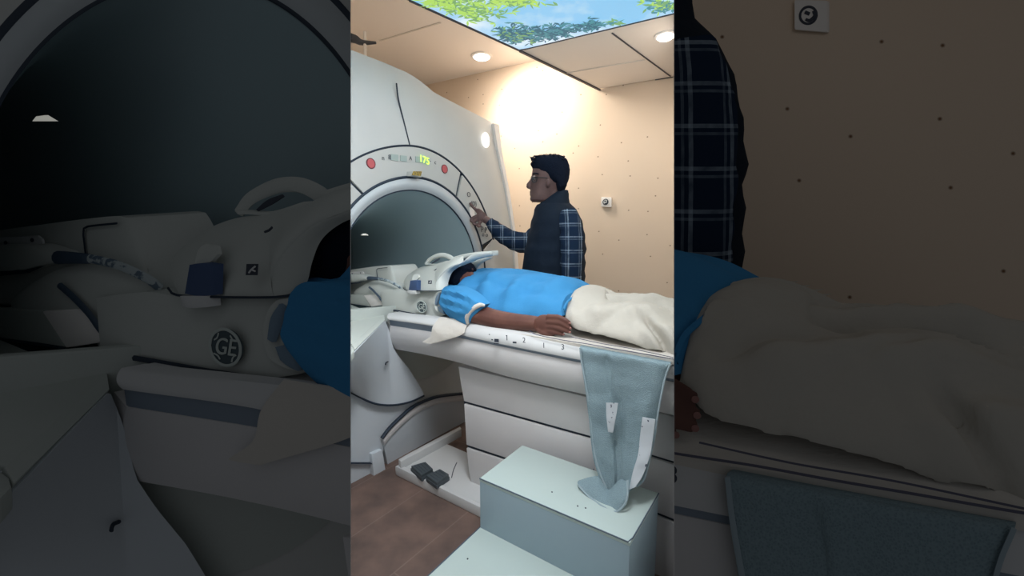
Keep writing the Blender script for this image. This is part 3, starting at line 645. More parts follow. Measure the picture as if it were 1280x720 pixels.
ringm = tube([lp(R0*math.cos(t*PI/20), Rz*math.sin(t*PI/20), .003) for t in range(41)], .0026, n=60, seg=6)
plate = slab([lp(R0*1.0*math.cos(t*PI/16), Rz*1.0*math.sin(t*PI/16)) for t in range(32)], W*.004, 0)
curls = new()
for k in range(4):
    t0 = k*PI/2+.5; tube([lp(R0*.86*math.cos(t0), Rz*.86*math.sin(t0), .003), lp(R0*.7*math.cos(t0+.3), Rz*.7*math.sin(t0+.3), .003), lp(R0*.78*math.cos(t0+.6), Rz*.78*math.sin(t0+.6), .003)], .0014, n=7, seg=5, bm=curls)
def mono(pts): tube([lp(x*R0, y*Rz, .003) for x, y in pts], .0026, n=20, seg=5, bm=curls)
curls = merge(curls, text('GE', lp(0, 0, .004), -U, Z, .040, .001, .25))
thing('head_coil', {'room': 'pale plastic head coil hood with blue buckle over the lying patient\'s head', 'left': 'dark close-up head coil with blue buckle and round logo left of the blue sleeve'}, 'head coil', cB(283, 466, .05), [
    ('coil_base', base_bm, 'coil', [('logo_plate', plate, 'logo_blue', 'round dark blue-grey logo with white GE monogram'), ('logo_ring', ringm, 'logo_light'), ('logo_monogram', curls, 'logo_light'), ('seam', seamc, 'seam'), ('seam', seamb, 'seam'), ('latch', latch, 'rail')]),
    ('base_rim', openp, 'coil', [('foam_pad', merge(padd), 'coil_in'), ('foam_pad', pad2, 'coil_in')]),
    ('hood', hood, 'coil', [('buckle', buckle, 'buckle', 'dark blue buckle strap'), ('recess', recess, 'coil'), ('sticker', stick, 'ink'), ('sticker_figure', stickf, 'rail'), ('mark', mark_, 'ink')]),
    ('flange', flange, 'coil'), ('top_arm', top_arm, 'coil'), ('far_arm', far_arm, 'coil'), ('inner_shell', inner, 'coil_in'),
    ('handle', handle, 'coil', [('handle_base', hbase, 'coil'), ('finger_gap', hgap, 'ink')])])

# ------------------------------------------------------------------ connector block and its cables
K = ('b', MID-.02)
cK = lambda x, y, o=0: C(*q(x, y), K, o)
blk = patch([cK(-60, 300), cK(0, 288), cK(50, 281), cK(104, 274), cK(149, 270), cK(160, 275), cK(174, 303), cK(189, 348)], [cK(-60, 380, .06), cK(0, 380, .06), cK(40, 382, .06), cK(80, 384, .06), cK(120, 384, .06), cK(150, 384, .06), cK(180, 384, .06), cK(200, 376, .04)], 34, 10, .01, None, .2, W, ends=.2)
insl = tube([cK(104+42, 279, .035), cK(110, 283, .035), cK(104.5, 288, .04), cK(105, 300, .045), cK(107, 318, .06)], .0022, n=20, seg=5)
dome = patch([cK(14, 378, .11), cK(28, 362, .10), cK(70, 338, .09), cK(104, 331, .09), cK(140, 335, .08), cK(175, 346, .06), cK(204, 362, .04), cK(222, 372, .03)], [cK(14, 388, .12), cK(40, 390, .14), cK(80, 392, .15), cK(110, 410, .15), cK(130, 440, .14), cK(170, 447, .12), cK(205, 453, .09), cK(222, 456, .08)], 30, 10, .02, None, .12, W, ends=.4)
facet = slab([cK(52, 389, .17), cK(102, 386, .165), cK(118, 405, .17), cK(128, 428, .175), cK(82, 435, .18)], W*.03, .004)
side_b = slab([cK(-70, 382, .16), cK(0, 386, .16), cK(54, 388, .165), cK(80, 434, .175), cK(0, 423, .17), cK(-70, 412, .17)], W*.03, .004)
plug = patch([cK(-50, 308, .13), cK(0, 306, .13), cK(35, 306, .13), cK(58, 312, .12), cK(74, 317, .11)], [cK(-50, 338, .14), cK(0, 340, .14), cK(25, 338, .14), cK(50, 332, .13), cK(74, 327, .12)], 20, 8, .02, None, .05, W, ends=.2)
plate_ = slab([cK(-30, 300, .10), cK(0, 297, .10), cK(46, 294.5, .10), cK(52, 299, .10), cK(53, 305, .10), cK(0, 309, .10), cK(-30, 310, .10)], W*.006, .001)
scr = [ball(cK(x, y, .108), RT*.004, Vector((0, .003, 0)), Z*.004, s=8) for x, y in ((7, 303.5), (40, 300))]
seamk = tube([cK(-60, 411, .185), cK(0, 423.5, .185), cK(40, 429, .19), cK(80, 435, .19)], .003, n=14, seg=5)
dark_under = slab([cK(0, 337, .145), cK(30, 337.5, .145), cK(50, 333, .14), cK(30, 342, .145), cK(0, 345, .145)], W*.01, 0)
thing('connector_block', {'room': 'pale coil connector block inside the bore beside the head coil', 'left': 'dark close-up grey connector block left of the head coil'}, 'connector', cK(80, 440, .1), [
    ('housing', blk, 'coil', [('inset_line', insl, 'seam'), ('label_plate', plate_, 'rail'), *[('screw', s_, 'ink') for s_ in scr]]), ('front_cover', dome, 'coil'), ('bright_facet', facet, 'white_and_edge_glare', None, 'white facet'), ('side_block', side_b, 'cover', [('seam', seamk, 'seam')]), ('plug', plug, 'coil', [('plug_seam', dark_under, 'seam')])])
cab1 = tube([cK(78, 322, .15), cK(95, 322, .15), cK(111, 323, .15), cK(130, 327, .145), cK(149, 332, .14), cK(174, 343, .12), cK(190, 352, .10), cK(200, 360, .08)], .0085, n=50, seg=10)
boot = tube([cK(72, 322, .15), cK(84, 322, .155), cK(112, 323.5, .153)], [.013, .012, .0095], n=8, seg=10)
thing('coil_cable', {'room': 'upper speckled cable curving from the connector plug to the coil', 'left': 'dark upper speckled cable arching from plug towards the coil'}, 'cable', cK(140, 345, .12), [('cord', cab1, 'cable'), ('boot', boot, 'cable_dark')])
cab2 = tube([cK(75, 357, .18), cK(90, 370, .185), cK(111, 392, .19), cK(124, 410, .19), cK(140, 428, .18)], .0065, n=30, seg=8)
box2 = slab([cK(131, 419, .17), cK(150, 413, .16), cK(174, 412, .15), cK(174, 436, .15), cK(150, 436, .16), cK(131, 437, .17)], W*.02, .003)
pins = tube([cK(134, 434, .19), cK(142, 424, .19), cK(152, 434, .19), cK(160, 436, .18)], .003, n=12, seg=6)
thing('lower_cable', {'room': 'lower dark cable running diagonally down to a small plug by the coil base', 'left': 'dark lower cable running diagonally down to a small black plug'}, 'cable', cK(130, 436, .18), [('cord', cab2, 'cable_dark'), ('plug', box2, 'coil_in', [('pins', pins, 'cable_dark')])])

# ------------------------------------------------------------------ mattress sheet and its hanging corner
sheet_top = patch([b_(550, 392, 1.75), b_(640, 392, 1.75), b_(720, 400, 1.75), b_(842, 420, 1.75), b_(960, 440, 1.75)], [b_(568, 404, RAIL+.025), b_(582, 411.5, RAIL+.02), b_(640, 416, RAIL+.02), b_(725, 430, RAIL+.018), b_(765, 436, RAIL+.01), b_(842, 448.5, RAIL+.005), b_(960, 468, RAIL+.005)], 60, 10, .012, Z, .02, -Z, wr=.003, ends=0)
corner = patch([b_(550, 396, RAIL+.03), b_(541, 408, RAIL-.02), b_(538, 420, RAIL-.03), b_(528, 427.5, RAIL-.035)], [b_(590, 402, RAIL+.03), b_(582, 409, RAIL+.0), b_(577, 418.5, RAIL-.015), b_(541, 429.8, RAIL-.035)], 16, 10, .004, -W, .003, W, wr=.004, wsc=14, ends=0)
piping = tube([b_(662, 413, RAIL+.012), b_(670, 418, RAIL+.005), b_(700, 424.5, RAIL), b_(735, 430, RAIL-.01), b_(765, 435.5, RAIL-.012), b_(800, 441.5, RAIL-.014), b_(842, 448.8, RAIL-.016), b_(900, 458, RAIL-.016)], .0018, n=60, seg=6)
fold_ln = tube([b_(714, 421, RAIL+.004), b_(750, 429, RAIL-.006), b_(790, 436, RAIL-.008), b_(842, 447, RAIL-.01)], .0014, n=40, seg=6)
thing('bed_sheet', {'room': 'white bed sheet under the lying patient with one corner hanging over the rail', 'left': 'dark sheet corner with pointed tip hanging below the blue sleeve', 'right': 'dark cream sheet edge under the trousers above the towel'}, 'sheet', b_(640, 418, RAIL), [('mattress_cover', sheet_top, 'sheet'), ('hanging_corner', corner, 'sheet'), ('piping', piping, 'sheet_edge'), ('fold_line', fold_ln, 'sheet_edge')])

# ------------------------------------------------------------------ lying patient, face down, head in the coil
B1, B2 = 1.84, 1.40
head_c = C(578, 345, ('b', 1.70))
hb = ball(head_c, U*.082-Z*.01, W*.08, Z*.08, s=20)
neck = tube([head_c, C(592, 356, ('b', 1.67)), C(604, 362, ('b', 1.68))], [.06, .05, .05], n=8, seg=14)
trunk = tube([C(600, 362, ('b', 1.68)), C(640, 376, ('b', 1.68)), C(700, 386, ('b', 1.66)), C(780, 400, ('b', 1.66)), C(850, 416, ('b', 1.66))], [.055, .05, .05, .045, .04], n=20, seg=14)
armp = lambda x, y, o=0: C(x, y, ('b', 1.42), o)
arm = tube([C(572, 378, ('b', 1.5)), armp(590, 390), armp(604, 395), armp(622, 400), armp(645, 403), armp(664, 404), armp(672, 404.5)], [.055, .046, .047, .044, .039, .033, .030], n=26, seg=14)
palm = ball(armp(683, 405.5), -U*.055-Z*.004, W*.018+Vector((0, 0, .004)), Z*.040, s=14)
def finger(pts, r): return tube([armp(x, y, o) for x, y, o in pts], r, n=14, seg=10)
f1 = finger([(684, 396, .008), (698, 396.5, .016), (706, 400, .018), (713, 404, .012)], [.012, .0105, .0098, .0075])
f2 = finger([(684, 402, .010), (699, 403, .02), (707, 407, .018), (713.5, 410.5, .012)], [.012, .0105, .0098, .0078])
f3 = finger([(684, 408, .010), (698, 410, .02), (706, 413, .018), (713, 415.5, .012)], [.012, .0102, .0095, .0075])
f4 = finger([(682, 413, .008), (692, 415.5, .018), (699, 417, .016), (705, 418.2, .010)], [.011, .0095, .0085, .007])
th = finger([(672, 411, .0), (680, 416.5, .012), (687, 418.5, .012), (693, 419.5, .008)], [.013, .012, .010, .008])
pbody = remesh(merge(hb, neck, trunk, arm, palm, f1, f2, f3, f4, th), .0042, 3)
nails = [ball(armp(x, y, o), -U*.0055, W*.0035, Z*.0045, s=8) for x, y, o in ((712.3, 404, .021), (713, 410.3, .021), (712.3, 415.4, .021), (704.6, 418, .019))]
hair_p = ball(head_c+U*.004+Z*.004, U*.088, W*.088, Z*.088, s=22)
for v_ in hair_p.verts: v_.co += (v_.co-head_c).normalized()*.004*noise.noise(v_.co*60)
def bb(x, y, c, o=0): return C(x, y, ('b', c), o)
def shirt_fn(s, t):
    f = .014*math.sin(9*s*PI + 5*t)*max(0, math.sin(PI*t))
    f -= .012*math.exp(-((t-.45-.3*s)/.05)**2)*math.sin(PI*s)
    f -= .010*math.exp(-((s-.62+.35*t)/.035)**2)
    f -= .010*math.exp(-((s-.40+.45*t)/.03)**2)
    f += .010*math.exp(-((s-.80+.25*t)/.04)**2)
    return f
shirt_b = patch([bb(557, 358, 1.66), bb(568, 355, 1.72), bb(580, 350, 1.78), bb(593, 342, 1.82), bb(607, 336.5, 1.86), bb(625, 336.5, 1.86), bb(647, 337.5, 1.86), bb(690, 345, 1.84), bb(715, 349.5, 1.82), bb(733, 358, 1.80)],
                [bb(560, 394, 1.43), bb(572, 398, 1.42), bb(582, 400, 1.42), bb(592, 394, 1.44), bb(603, 389, 1.45), bb(622, 392, 1.45), bb(645, 395, 1.45), bb(675, 397, 1.45), bb(692, 396, 1.45), bb(704, 395, 1.46)],
                60, 30, .075, (-W*.8+Z).normalized()-U*0, .06, W, wr=.016, wsc=7, fn=shirt_fn, shape=.75, ends=.12, mid=None)
sl = patch([bb(557, 359, 1.5), bb(570, 358, 1.47), bb(585, 364, 1.42), bb(596, 372, 1.39), bb(604, 381, 1.375)], [bb(551, 376, 1.46), bb(554, 388, 1.44), bb(562, 397, 1.42), bb(572, 403, 1.40), bb(583, 406.5, 1.37)], 30, 16, .045, (-W*.9+Z*.5-RT*.1), .05, W, wr=.010, wsc=13, ends=.25, seed=4,
           fn=lambda s, t: .007*math.sin(22*t+6*s)*math.sin(PI*s))
cuff = tube([bb(606, 382, 1.385), bb(599, 381.5, 1.37), bb(590, 387, 1.362), bb(584, 396, 1.36), bb(584.5, 404.5, 1.37)], [.006, .011, .012, .011, .007], n=24, seg=10)
hem = tube([bb(733, 358.5, 1.80), bb(724, 366, 1.66), bb(715, 372.5, 1.56), bb(708, 379, 1.49), bb(705, 386, 1.46), bb(704, 394, 1.455)], .0045, n=30, seg=6)
def tr_fn(s, t): return .016*math.sin(13*s+7*t)*math.sin(PI*t) - .012*math.exp(-((s-.25-.3*t)/.04)**2) - .01*math.exp(-((s-.5+.25*t)/.03)**2)+.008*math.sin(30*s-9*t)*t*(1-t)*3
far_leg = patch([bb(722, 359, 1.76), bb(745, 357.5, 1.84), bb(765, 363.5, 1.86), bb(780, 366.5, 1.86), bb(805, 367.8, 1.86), bb(822, 370, 1.86), bb(842, 375, 1.86), bb(880, 385, 1.86), bb(930, 402, 1.86)],
                [bb(715, 385, 1.60), bb(740, 388, 1.64), bb(765, 390, 1.64), bb(780, 392, 1.64), bb(805, 395, 1.64), bb(822, 400, 1.64), bb(842, 408, 1.64), bb(880, 418, 1.64), bb(930, 435, 1.64)], 50, 16, .03, (-W*.5+Z), .1, W-Z*.3, wr=.010, wsc=9, fn=tr_fn, ends=.15)
near_leg = patch([bb(722, 364, 1.66), bb(745, 372, 1.66), bb(770, 377, 1.66), bb(785, 378, 1.66), bb(797, 378.5, 1.65), bb(806, 380.5, 1.64), bb(820, 385, 1.64), bb(842, 395, 1.64), bb(880, 412, 1.64), bb(930, 435, 1.64)],
                 [bb(706, 398, 1.46), bb(718, 411, 1.42), bb(740, 416, 1.40), bb(765, 423, 1.39), bb(780, 427, 1.39), bb(795, 431, 1.39), bb(815, 436, 1.39), bb(842, 442, 1.39), bb(880, 450, 1.39), bb(930, 465, 1.39)], 70, 26, .06, (-W*.8+Z), .08, W, wr=.006, wsc=6, fn=lambda s, t: tr_fn(s, t) - .050*math.exp(-((s-.52-.30*(t-.5))/.022)**2)*max(0, min(1, (t-.42)*4)) + .015*math.exp(-((s-.58-.30*(t-.5))/.05)**2)*max(0, min(1, (t-.42)*4)), ends=.2, shape=.6, seed=2)
cuffleg = patch([bb(808, 405, 1.47), bb(815, 416, 1.45), bb(828, 428, 1.42), bb(842, 437, 1.40), bb(865, 445, 1.40)], [bb(815, 392, 1.50), bb(830, 402, 1.47), bb(845, 412, 1.44), bb(860, 422, 1.42), bb(885, 436, 1.40)], 24, 10, .03, (-W+Z*.5), .04, W, wr=.006, ends=.0)
seat = patch([bb(716, 366, 1.70), bb(728, 361, 1.76), bb(742, 358.5, 1.82), bb(760, 363, 1.84)], [bb(705, 398, 1.46), bb(722, 398, 1.46), bb(740, 398, 1.48), bb(762, 396, 1.5)], 20, 14, .05, (-W*.7+Z), .08, W, wr=.008, ends=.3)
thing('person', {'room': 'person in blue shirt and white trousers lying face down on the table', 'left': 'dark close-up blue sleeve and shoulder of a person lying beside the head coil', 'right': 'dark close-up white trousers of a person lying on the table'}, 'person', bb(640, 410, 1.6), [
    ('body', pbody, 'skin', [('fingernail', n_, 'nail') for n_ in nails]), ('hair', hair_p, 'hair'), ('shirt', shirt_b, 'shirt', [('sleeve', sl, 'shirt'), ('undersleeve', cuff, 'sheet', 'white inner sleeve cuff'), ('hem', hem, 'shirt')]),
    ('trousers', remesh(merge(near_leg, seat), .005, 1), 'trousers', [('trouser_leg', far_leg, 'trousers')])])

# ------------------------------------------------------------------ standing technician pressing the panel
TD = 2.55
hd = lambda x, y, d=TD: C(x, y, ('d', d))
headm = rowloft([(197, 676, 702, TD, .05), (201, 669, 706, TD, .075), (207, 666, 709, TD, .088), (213, 665.5, 710, TD, .092), (219, 664.5, 710, TD, .092), (222, 664.6, 709.5, TD, .09), (226, 664.2, 708.5, TD, .086), (231, 663.8, 706, TD, .080), (236, 663.2, 703, TD, .074), (241, 662.8, 700, TD, .068), (246, 663.4, 697, TD, .062), (250, 664.6, 694, TD, .054), (252.5, 668, 690, TD, .042)], 30)
nose = tube([hd(666, 222), hd(663, 228), hd(660.6, 232.5), hd(663.5, 235)], [.008, .013, .017, .010], n=14, seg=10)
lips = merge(tube([hd(664, 239.6, TD-.0), hd(663.2, 240), hd(666, 240.5, TD-.03)], [.008, .008, .005], n=8, seg=8), tube([hd(664.2, 243), hd(663.4, 243.3), hd(666, 243.6, TD-.03)], [.008, .0085, .005], n=8, seg=8))
chin = ball(hd(668, 248.5), RT*.028, Vector((0, .03, 0)), Z*.022, s=12)
ear = ball(hd(685, 229, TD-.098), RT*.014, Vector((0, .016, 0)), Z*.026, s=14)
neckm = tube([hd(690, 238), hd(692, 250), hd(696, 262)], [.062, .060, .07], n=10, seg=16)
torso_core = rowloft([(262, 672, 712, TD, .12), (285, 668, 724, TD, .16), (320, 662, 726, TD, .16), (360, 660, 726, TD, .16), (440, 662, 724, TD, .16)], 24)
legs = merge(tube([hd(685, 440, TD+.05), hd(686, 530, TD+.05), hd(688, 590, TD+.06)], [.10, .07, .05], n=10, seg=12), tube([hd(700, 440, TD+.2), hd(700, 520, TD+.2), hd(700, 575, TD+.25)], [.10, .07, .05], n=10, seg=12))
# right arm reaching to the panel, hand with pointing index finger
tip = C(587.2, 253.5, ('a', FACE-.012)); dt = (tip-CAM).dot(FW)
far = lambda x, y, k: C(x, y, ('d', TD + (dt-TD)*k))
armr = tube([hd(690, 275, TD+.10), far(660, 303, .40), far(640, 296, .62), far(622, 284, .80), far(611, 277, .88), far(606, 274, .92)], [.05, .040, .036, .032, .026, .026], n=26, seg=14)
palmr = ball(far(602.5, 271.5, .945), RT*.030+Z*-.01, Vector((.01, .018, 0)), Z*.034+RT*.010, s=14)
idx = tube([far(599, 267, .955), far(594.5, 262, .97), far(590.5, 258, .985), tip], [.012, .0105, .0095, .0078], n=16, seg=10)
mdl = tube([far(597, 270, .955), far(591, 272.5, .965), far(588.5, 275.5, .965), far(592, 278, .955)], [.012, .011, .0105, .009], n=14, seg=10)
rng = tube([far(598, 274, .94), far(593, 277, .95), far(592, 280, .95), far(596, 281, .945)], [.012, .0105, .010, .0085], n=14, seg=10)
pky = tube([far(601, 277.5, .93), far(598, 280.5, .935), far(598, 283, .935), far(602, 282.5, .93)], [.011, .0095, .009, .0075], n=14, seg=10)
thm = tube([far(604, 267.5, .93), far(600, 263.5, .93), far(597, 262, .935), far(594.5, 262.5, .945)], [.013, .011, .0095, .008], n=12, seg=10)
tbody = remesh(merge(headm, nose, lips, chin, ear, neckm, torso_core, legs, armr, palmr, idx, mdl, rng, pky, thm), .0042, 2)
# hair: cap over the skull, short at the sides
hrows = [(194.5, 680, 700, TD, .03), (196.5, 671, 705, TD, .07), (200, 665.5, 708.5, TD, .092), (205, 663, 710.5, TD, .100), (209, 665, 711.5, TD, .103), (213, 666.5, 712, TD, .103), (218, 671, 711.8, TD, .102), (223, 675, 711, TD, .099), (227, 680, 709.8, TD, .095), (231, 689, 708, TD, .090), (235, 692, 707, TD, .086), (239, 693, 705, TD, .074), (243, 695, 702.5, TD, .05)]
hairm = rowloft(hrows, 40)
bmesh.ops.subdivide_edges(hairm, edges=hairm.edges[:], cuts=1, use_grid_fill=True)
for v_ in hairm.verts: v_.co += Vector((noise.noise(v_.co*90), 0, noise.noise(v_.co*80+Vector((3, 1, 2)))))*.006
tufts = new()
for k in range(46):
    x = 664+42*random.random(); y0 = 200.5-4.5*math.sin(PI*(x-660)/54); p = hd(x, y0+1.5, TD-.03-.05*random.random()); tube([p, p+Vector((random.uniform(-.008, .010), 0, .012+.010*random.random())), p+Vector((random.uniform(-.016, .018), 0, .018+.010*random.random()))], [.006, .004, .001], n=5, seg=5, bm=tufts)
side = ball(hd(679, 221, TD-.075), RT*.018, Vector((0, .018, 0)), Z*.030, s=12)
hairm = merge(hairm, tufts)
brow = tube([hd(666, 217.5, TD-.05), hd(669, 216.5, TD-.07), hd(673, 217.5, TD-.085)], .004, n=8, seg=6)
eye = ball(hd(667, 223.6, TD-.055), RT*.008, Vector((0, .010, 0)), Z*.005, s=10)
gl = merge(tube([hd(684, 222.2, TD-.096), hd(675, 221.8, TD-.098), hd(668.5, 221.5, TD-.08)], .003, n=10, seg=6),
           tube([hd(668+3.2*math.cos(t*PI/8), 224.3+3.6*math.sin(t*PI/8), TD-.078+.012*math.cos(t*PI/8)*-1) for t in range(17)], .0028, n=30, seg=6),
           tube([hd(664.6+.8*math.cos(t*PI/8), 224.0+3.6*math.sin(t*PI/8), TD+.01) for t in range(17)], .0024, n=24, seg=6), tube([hd(665.5, 222.5, TD-.06), hd(663.5, 222.2, TD-.02), hd(664.2, 222, TD+.0)], .0026, n=8, seg=6))
lens = slab([hd(668+3.0*math.cos(t*PI/6), 224.3+3.4*math.sin(t*PI/6), TD-.079) for t in range(12)], Vector((0, .001, 0)), 0)
vest = rowloft([(252.5, 680, 711, TD, .075), (256, 671, 714, TD, .11), (262, 668, 719.5, TD, .155), (268, 666.5, 723, TD, .185), (276, 664.5, 726.5, TD, .20), (285, 662.5, 729, TD, .205), (293, 661, 730.5, TD, .205), (302, 658.5, 731, TD, .205), (311, 656, 731.5, TD, .205), (319, 654.5, 730.5, TD, .205), (328, 654, 731, TD, .205), (338, 652.5, 730.5, TD, .205), (352, 652, 730.5, TD, .205), (380, 653, 730, TD, .20), (430, 655, 728, TD, .20)], 40)
bmesh.ops.subdivide_edges(vest, edges=vest.edges[:], cuts=1, use_grid_fill=True)
for v_ in vest.verts: v_.co += Vector((v_.co.x-hd(692, 300).x, v_.co.y-TD, 0))*(.014*math.sin(v_.co.z*75)+.03*noise.noise(v_.co*14))
collar = rowloft([(238.5, 693, 710, TD, .060), (243, 687, 711, TD, .078), (248, 681, 711, TD, .088), (254, 675, 712, TD, .100), (258, 671, 713, TD, .11)], 30)
sleeve_l = tube([hd(711, 268, TD-.17), hd(713.5, 285, TD-.205), hd(714.5, 305, TD-.215), hd(714, 330, TD-.215), hd(713, 352, TD-.21), hd(708, 380, TD-.22)], [.055, .066, .066, .062, .058, .05], n=30, seg=20)
sleeve_r = tube([hd(680, 290, TD+.06), far(660, 303, .40), far(640, 299.5, .62), far(625, 290, .80), far(613.5, 279.5, .87)], [.08, .068, .062, .056, .036], n=30, seg=18)
cuffr = tube([far(615, 280.5, .865), far(611.5, 277.2, .885)], [.034, .032], n=4, seg=16)
for bmx in (sleeve_l, sleeve_r):
    bmesh.ops.subdivide_edges(bmx, edges=bmx.edges[:], cuts=1, use_grid_fill=True)
    for v_ in bmx.verts: v_.co += Vector((noise.noise(v_.co*22), 0, noise.noise(v_.co*20+Vector((5, 5, 5)))))*.010
trous = merge(rowloft([(425, 656, 727, TD+.02, .18), (450, 657, 726, TD+.04, .17), (470, 660, 724, TD+.05, .15)], 24), tube([hd(677, 450, TD-.03), hd(679, 520, TD+.0), hd(682, 604, TD+.02)], [.12, .10, .09], n=10, seg=14), tube([hd(705, 450, TD+.08), hd(704, 520, TD+.1), hd(703, 596, TD+.12)], [.12, .10, .09], n=10, seg=14))
thing('person', {'room': 'standing person in glasses, navy vest and plaid shirt pressing the scanner panel', 'right': 'dark close-up plaid sleeve and vest shoulder of a standing person'}, 'person', Vector((hd(692, 500).x, TD+.1, 0)), [
    ('body', tbody, 'skin_light', [('eye', eye, 'ink'), ('eyebrow', brow, 'hair')]), ('hair', hairm, 'hair'), ('vest', vest, 'vest', [('collar', collar, 'vest')]), ('shirt_sleeve', sleeve_l, 'plaid'), ('shirt_sleeve', sleeve_r, 'plaid', [('cuff', cuffr, 'plaid')]), ('trousers', trous, 'vest')])
thing('eyeglasses', {'room': 'thin dark eyeglasses worn by the standing person'}, 'glasses', hd(668, 226), [('frame', gl, 'glasses'), ('lens', lens, 'glass')])

# ------------------------------------------------------------------ net towel hanging over the rail onto the stool
T = lambda x, y, c=RAIL-.03: b_(x, y, c)
def tw_fn(s, t): return .013*math.sin(PI*2.6*t+1.2)*min(1, s*2.2) + .006*math.sin(7*t*PI+2*s)*s + .016*math.exp(-((t-.40)/.06)**2)*min(1, s*3) - .016*math.exp(-((t-.30-.2*s)/.05)**2)*min(1, s*4)
tow = patch([T(727, 431.5, RAIL+.02), T(724.8, 435), T(727, 452), T(731, 475, 1.325), T(735, 497, 1.325), T(738.5, 525, 1.32), T(741.5, 554, 1.31), T(745, 575, 1.30), T(751, 594, 1.29), T(758, 611, 1.28)],
            [T(838, 452, RAIL+.02), T(838, 455), T(832, 470), T(826, 497, 1.325), T(822, 520, 1.325), T(817.5, 550, 1.32), T(811, 578, 1.30), T(805, 599, 1.285), T(796, 607, 1.28), T(786, 616, 1.27)], 70, 36, .008, -W, .004, W, fn=tw_fn, ends=0, wr=.006, wsc=10)
flap = patch([T(722.3, 601.5, 1.25), T(735, 597.5, 1.27), T(747, 596, 1.275), T(753, 604, 1.265), T(760, 613, 1.255), T(768, 606, 1.26), T(776, 600, 1.265), T(788, 606, 1.265)],
             [T(723.5, 607.5, 1.235), T(732, 617, 1.22), T(743, 626, 1.21), T(752, 632.5, 1.20), T(760, 637, 1.195), T(767, 640, 1.195), T(778, 634, 1.205), T(786.5, 617, 1.235)], 36, 12, .015, -W, .005, W, wr=.006, wsc=18, ends=.1)
edge_l = tube([T(725, 434.5, 1.315), T(727, 452, 1.315), T(731, 475, 1.31), T(735, 497, 1.31), T(738.5, 525, 1.305), T(741.5, 554, 1.295), T(745, 575, 1.285), T(751, 594, 1.275), T(758, 611, 1.265)], .0035, n=60, seg=6)
edge_r = tube([T(838, 455, 1.315), T(832, 470, 1.315), T(826, 497, 1.31), T(822, 520, 1.31), T(817.5, 550, 1.305), T(811, 578, 1.285), T(805, 599, 1.27), T(796, 608, 1.265)], .0032, n=60, seg=6)
edge_b = tube([T(723, 606, 1.228), T(732, 617, 1.212), T(743, 626, 1.202), T(752, 632.5, 1.19), T(767, 640, 1.187), T(778, 634, 1.197), T(784, 622, 1.21), T(784.5, 600, 1.235)], .004, n=50, seg=6)
tp1 = patch([T(757.5, 503.5, 1.284), T(758, 520, 1.284), T(760, 540, 1.282)], [T(772.5, 504, 1.284), T(770, 520, 1.284), T(766, 541, 1.282)], 12, 6, .002, -W, .002, W, wr=.003, wsc=20)
tp2 = patch([T(803, 521.5, 1.284), T(800, 545, 1.282), T(797.5, 568, 1.272), T(791, 590, 1.256), T(786.5, 612, 1.240)], [T(819, 524.5, 1.284), T(816, 548, 1.282), T(812, 571, 1.272), T(803, 595, 1.256), T(794, 609, 1.240)], 24, 8, .002, -W, .002, W, wr=.003, wsc=20)
thing('net_towel', {'room': 'grey-blue net towel with taped patches hanging from the rail onto the stool', 'right': 'dark close-up net towel draped over the rail in the lower right'}, 'towel', C(760, 630, ('z', ZS2)), [
    ('cloth', tow, 'towel', [('stitching', edge_l, 'stitch'), ('stitching', edge_r, 'stitch'), ('tape_patch', tp1, 'tape', 'speckled white tape'), ('tape_patch', tp2, 'tape', 'speckled white tape')]), ('folded_corner', flap, 'towel', [('stitching', edge_b, 'stitch')])])

# ------------------------------------------------------------------ wall sockets
wp = lambda x, y, o=0: C(x, y, 'wall') - wn*o
sb = slab([wp(752.5, 246.5, .03), wp(765.5, 247, .03), wp(765.5, 259.5, .03), wp(752.5, 258.5, .03)], wn*.029, .006)
cc = wp(758.2, 252.8, .0315)
def wcirc(r, r2=None, n=24): return [cc + wdv*(r*math.cos(2*PI*k/n)) + Z*((r2 or r)*math.sin(2*PI*k/n)) for k in range(n+1)]
sr = tube(wcirc(.021), .0032, n=40, seg=6); sm = merge(tube([cc+wdv*.013+Z*.010, cc+wdv*.016-Z*.002, cc+wdv*.004-Z*.013, cc-wdv*.006-Z*.01], .004, n=12, seg=6), tube([cc-wdv*.008+Z*.008, cc+wdv*.003+Z*.003], .0045, n=5, seg=6))
thing('wall_socket', {'room': 'small white wall socket with round dark port behind the standing person', 'right': 'dark close-up white wall socket at the top beside the standing person'}, 'socket', wp(759, 259, 0), [('plate', sb, 'socket'), ('port_ring', sr, 'ink'), ('port', sm, 'ink')])

# ------------------------------------------------------------------ light box picture of sky and leaves in the ceiling, lamps, pipe
zb = ZC2-.012
bx = [C(x, y, ('z', zb)) for x, y in ((650, 63), (842, 17))]
dl = (C(512, 0, ('z', zb))-bx[0]).normalized(); dr = (bx[1]-bx[0]).normalized()
corn = [bx[0], bx[0]+dr*1.35, bx[0]+dr*1.35+dl*1.3, bx[0]+dl*1.3]
pic = slab(corn, Z*.01, 0)
frame = tube([corn[0]+dl*1.3, corn[0], corn[0]+dr*1.35], .006, n=40, seg=4, smooth=False)
leaves = {'leaf_light': new(), 'leaf_mid': new(), 'leaf_dark': new(), 'leaf_teal': new()}
def leaf(bmx, p, a, L, wd):
    d = dr*math.cos(a)+dl*math.sin(a); n = Z.cross(d); z_ = -Z*(.002+.002*random.random())
    pts = [p, p+d*L*.25+n*wd*.7, p+d*L*.5+n*wd, p+d*L*.8+n*wd*.5, p+d*L, p+d*L*.8-n*wd*.5, p+d*L*.5-n*wd, p+d*L*.25-n*wd*.7]
    bmx.faces.new([bmx.verts.new(x+z_) for x in pts])
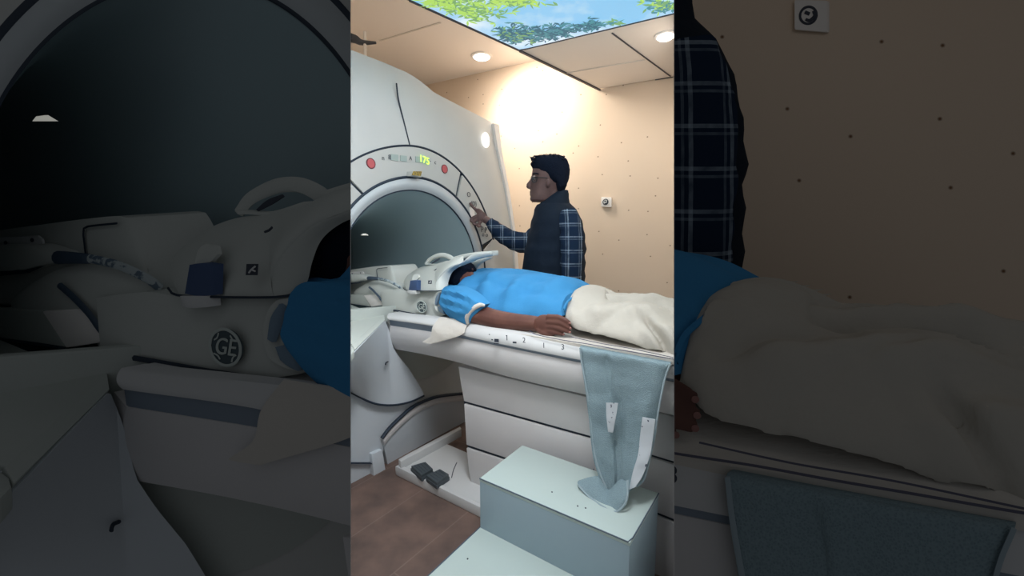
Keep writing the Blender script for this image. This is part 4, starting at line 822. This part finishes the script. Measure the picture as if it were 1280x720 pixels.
def cluster(x, y, rx, ry, n, mats, L=(.03, .06)):
    k = 0
    while k < n:
        px, py = x+random.gauss(0, .5)*rx, y+random.gauss(0, .5)*ry; p = C(px, py, ('z', zb)); s_, t_ = None, None
        rel = p-corn[0]; # coordinates along the two edges
        den = dr.x*dl.y-dr.y*dl.x; s_ = (rel.x*dl.y-rel.y*dl.x)/den; t_ = (dr.x*rel.y-dr.y*rel.x)/den; k += 1
        if s_ < .05 or t_ < .05: continue
        a0 = random.random()*6.28
        for j in range(random.randint(2, 4)): leaf(leaves[random.choice(mats)], p, a0+j*.9+random.uniform(-.3, .3), random.uniform(*L), random.uniform(.005, .009))
cluster(560, 5, 36, 16, 95, ['leaf_light', 'leaf_light', 'leaf_mid'], (.04, .08))
cluster(600, 18, 30, 10, 40, ['leaf_light', 'leaf_mid', 'leaf_mid'])
cluster(640, 0, 45, 8, 45, ['leaf_light', 'leaf_light', 'leaf_mid'], (.04, .07))
cluster(640, 46, 26, 14, 115, ['leaf_dark', 'leaf_dark', 'leaf_teal', 'leaf_mid'])
cluster(690, 42, 36, 10, 120, ['leaf_dark', 'leaf_teal', 'leaf_dark'])
cluster(738, 34, 24, 8, 55, ['leaf_dark', 'leaf_teal'])
cluster(828, 6, 18, 8, 35, ['leaf_mid', 'leaf_light', 'leaf_teal'])
cluster(790, 28, 30, 4, 34, ['leaf_mid', 'leaf_teal'])
lfo = []
thing('ceiling_lightbox', {'room': 'glowing ceiling lightbox showing blue sky with green leaves'}, 'light panel', corn[0], [('picture_panel', pic, 'box_sky', [('leaf_print', leaves[k], k) for k in leaves]), ('frame', frame, 'grid')])
def dlamp(x, y, z_, r, lb):
    c = C(x, y, ('z', z_)); rg = lambda rr, h: [c+Vector((rr*math.cos(2*PI*k/32), rr*math.sin(2*PI*k/32), -h)) for k in range(32)]
    thing('ceiling_light', {'room': lb}, 'ceiling light', c, [('bezel', loft([rg(r*1.25, 0), rg(r*1.2, .008), rg(r, .01)]), 'socket'), ('diffuser', loft([rg(r*.95, .011), rg(r*.8, .018)]), 'lamp')], None)
dlamp(602, 70, ZC1, .07, 'round glowing downlight in the plain ceiling above the scanner')
dlamp(832, 44, ZC2, .05, 'round glowing downlight in the tiled ceiling beside the lightbox')
pz_ = ('d', 2.7)
thing('ceiling_pipe', {'room': 'dark ceiling pipe with a short white rod above the gantry corner'}, 'pipe', C(455, 52, pz_), [('pipe', tube([C(430, 45, pz_), C(444, 49, pz_), C(452, 53, pz_), C(470, 53.5, pz_)], [.03, .026, .018, .008], n=16, seg=12), 'pipe'), ('rod', tube([C(456, 40, pz_), C(456.5, 72, pz_)], .011, n=4, seg=10, smooth=False), 'socket')])
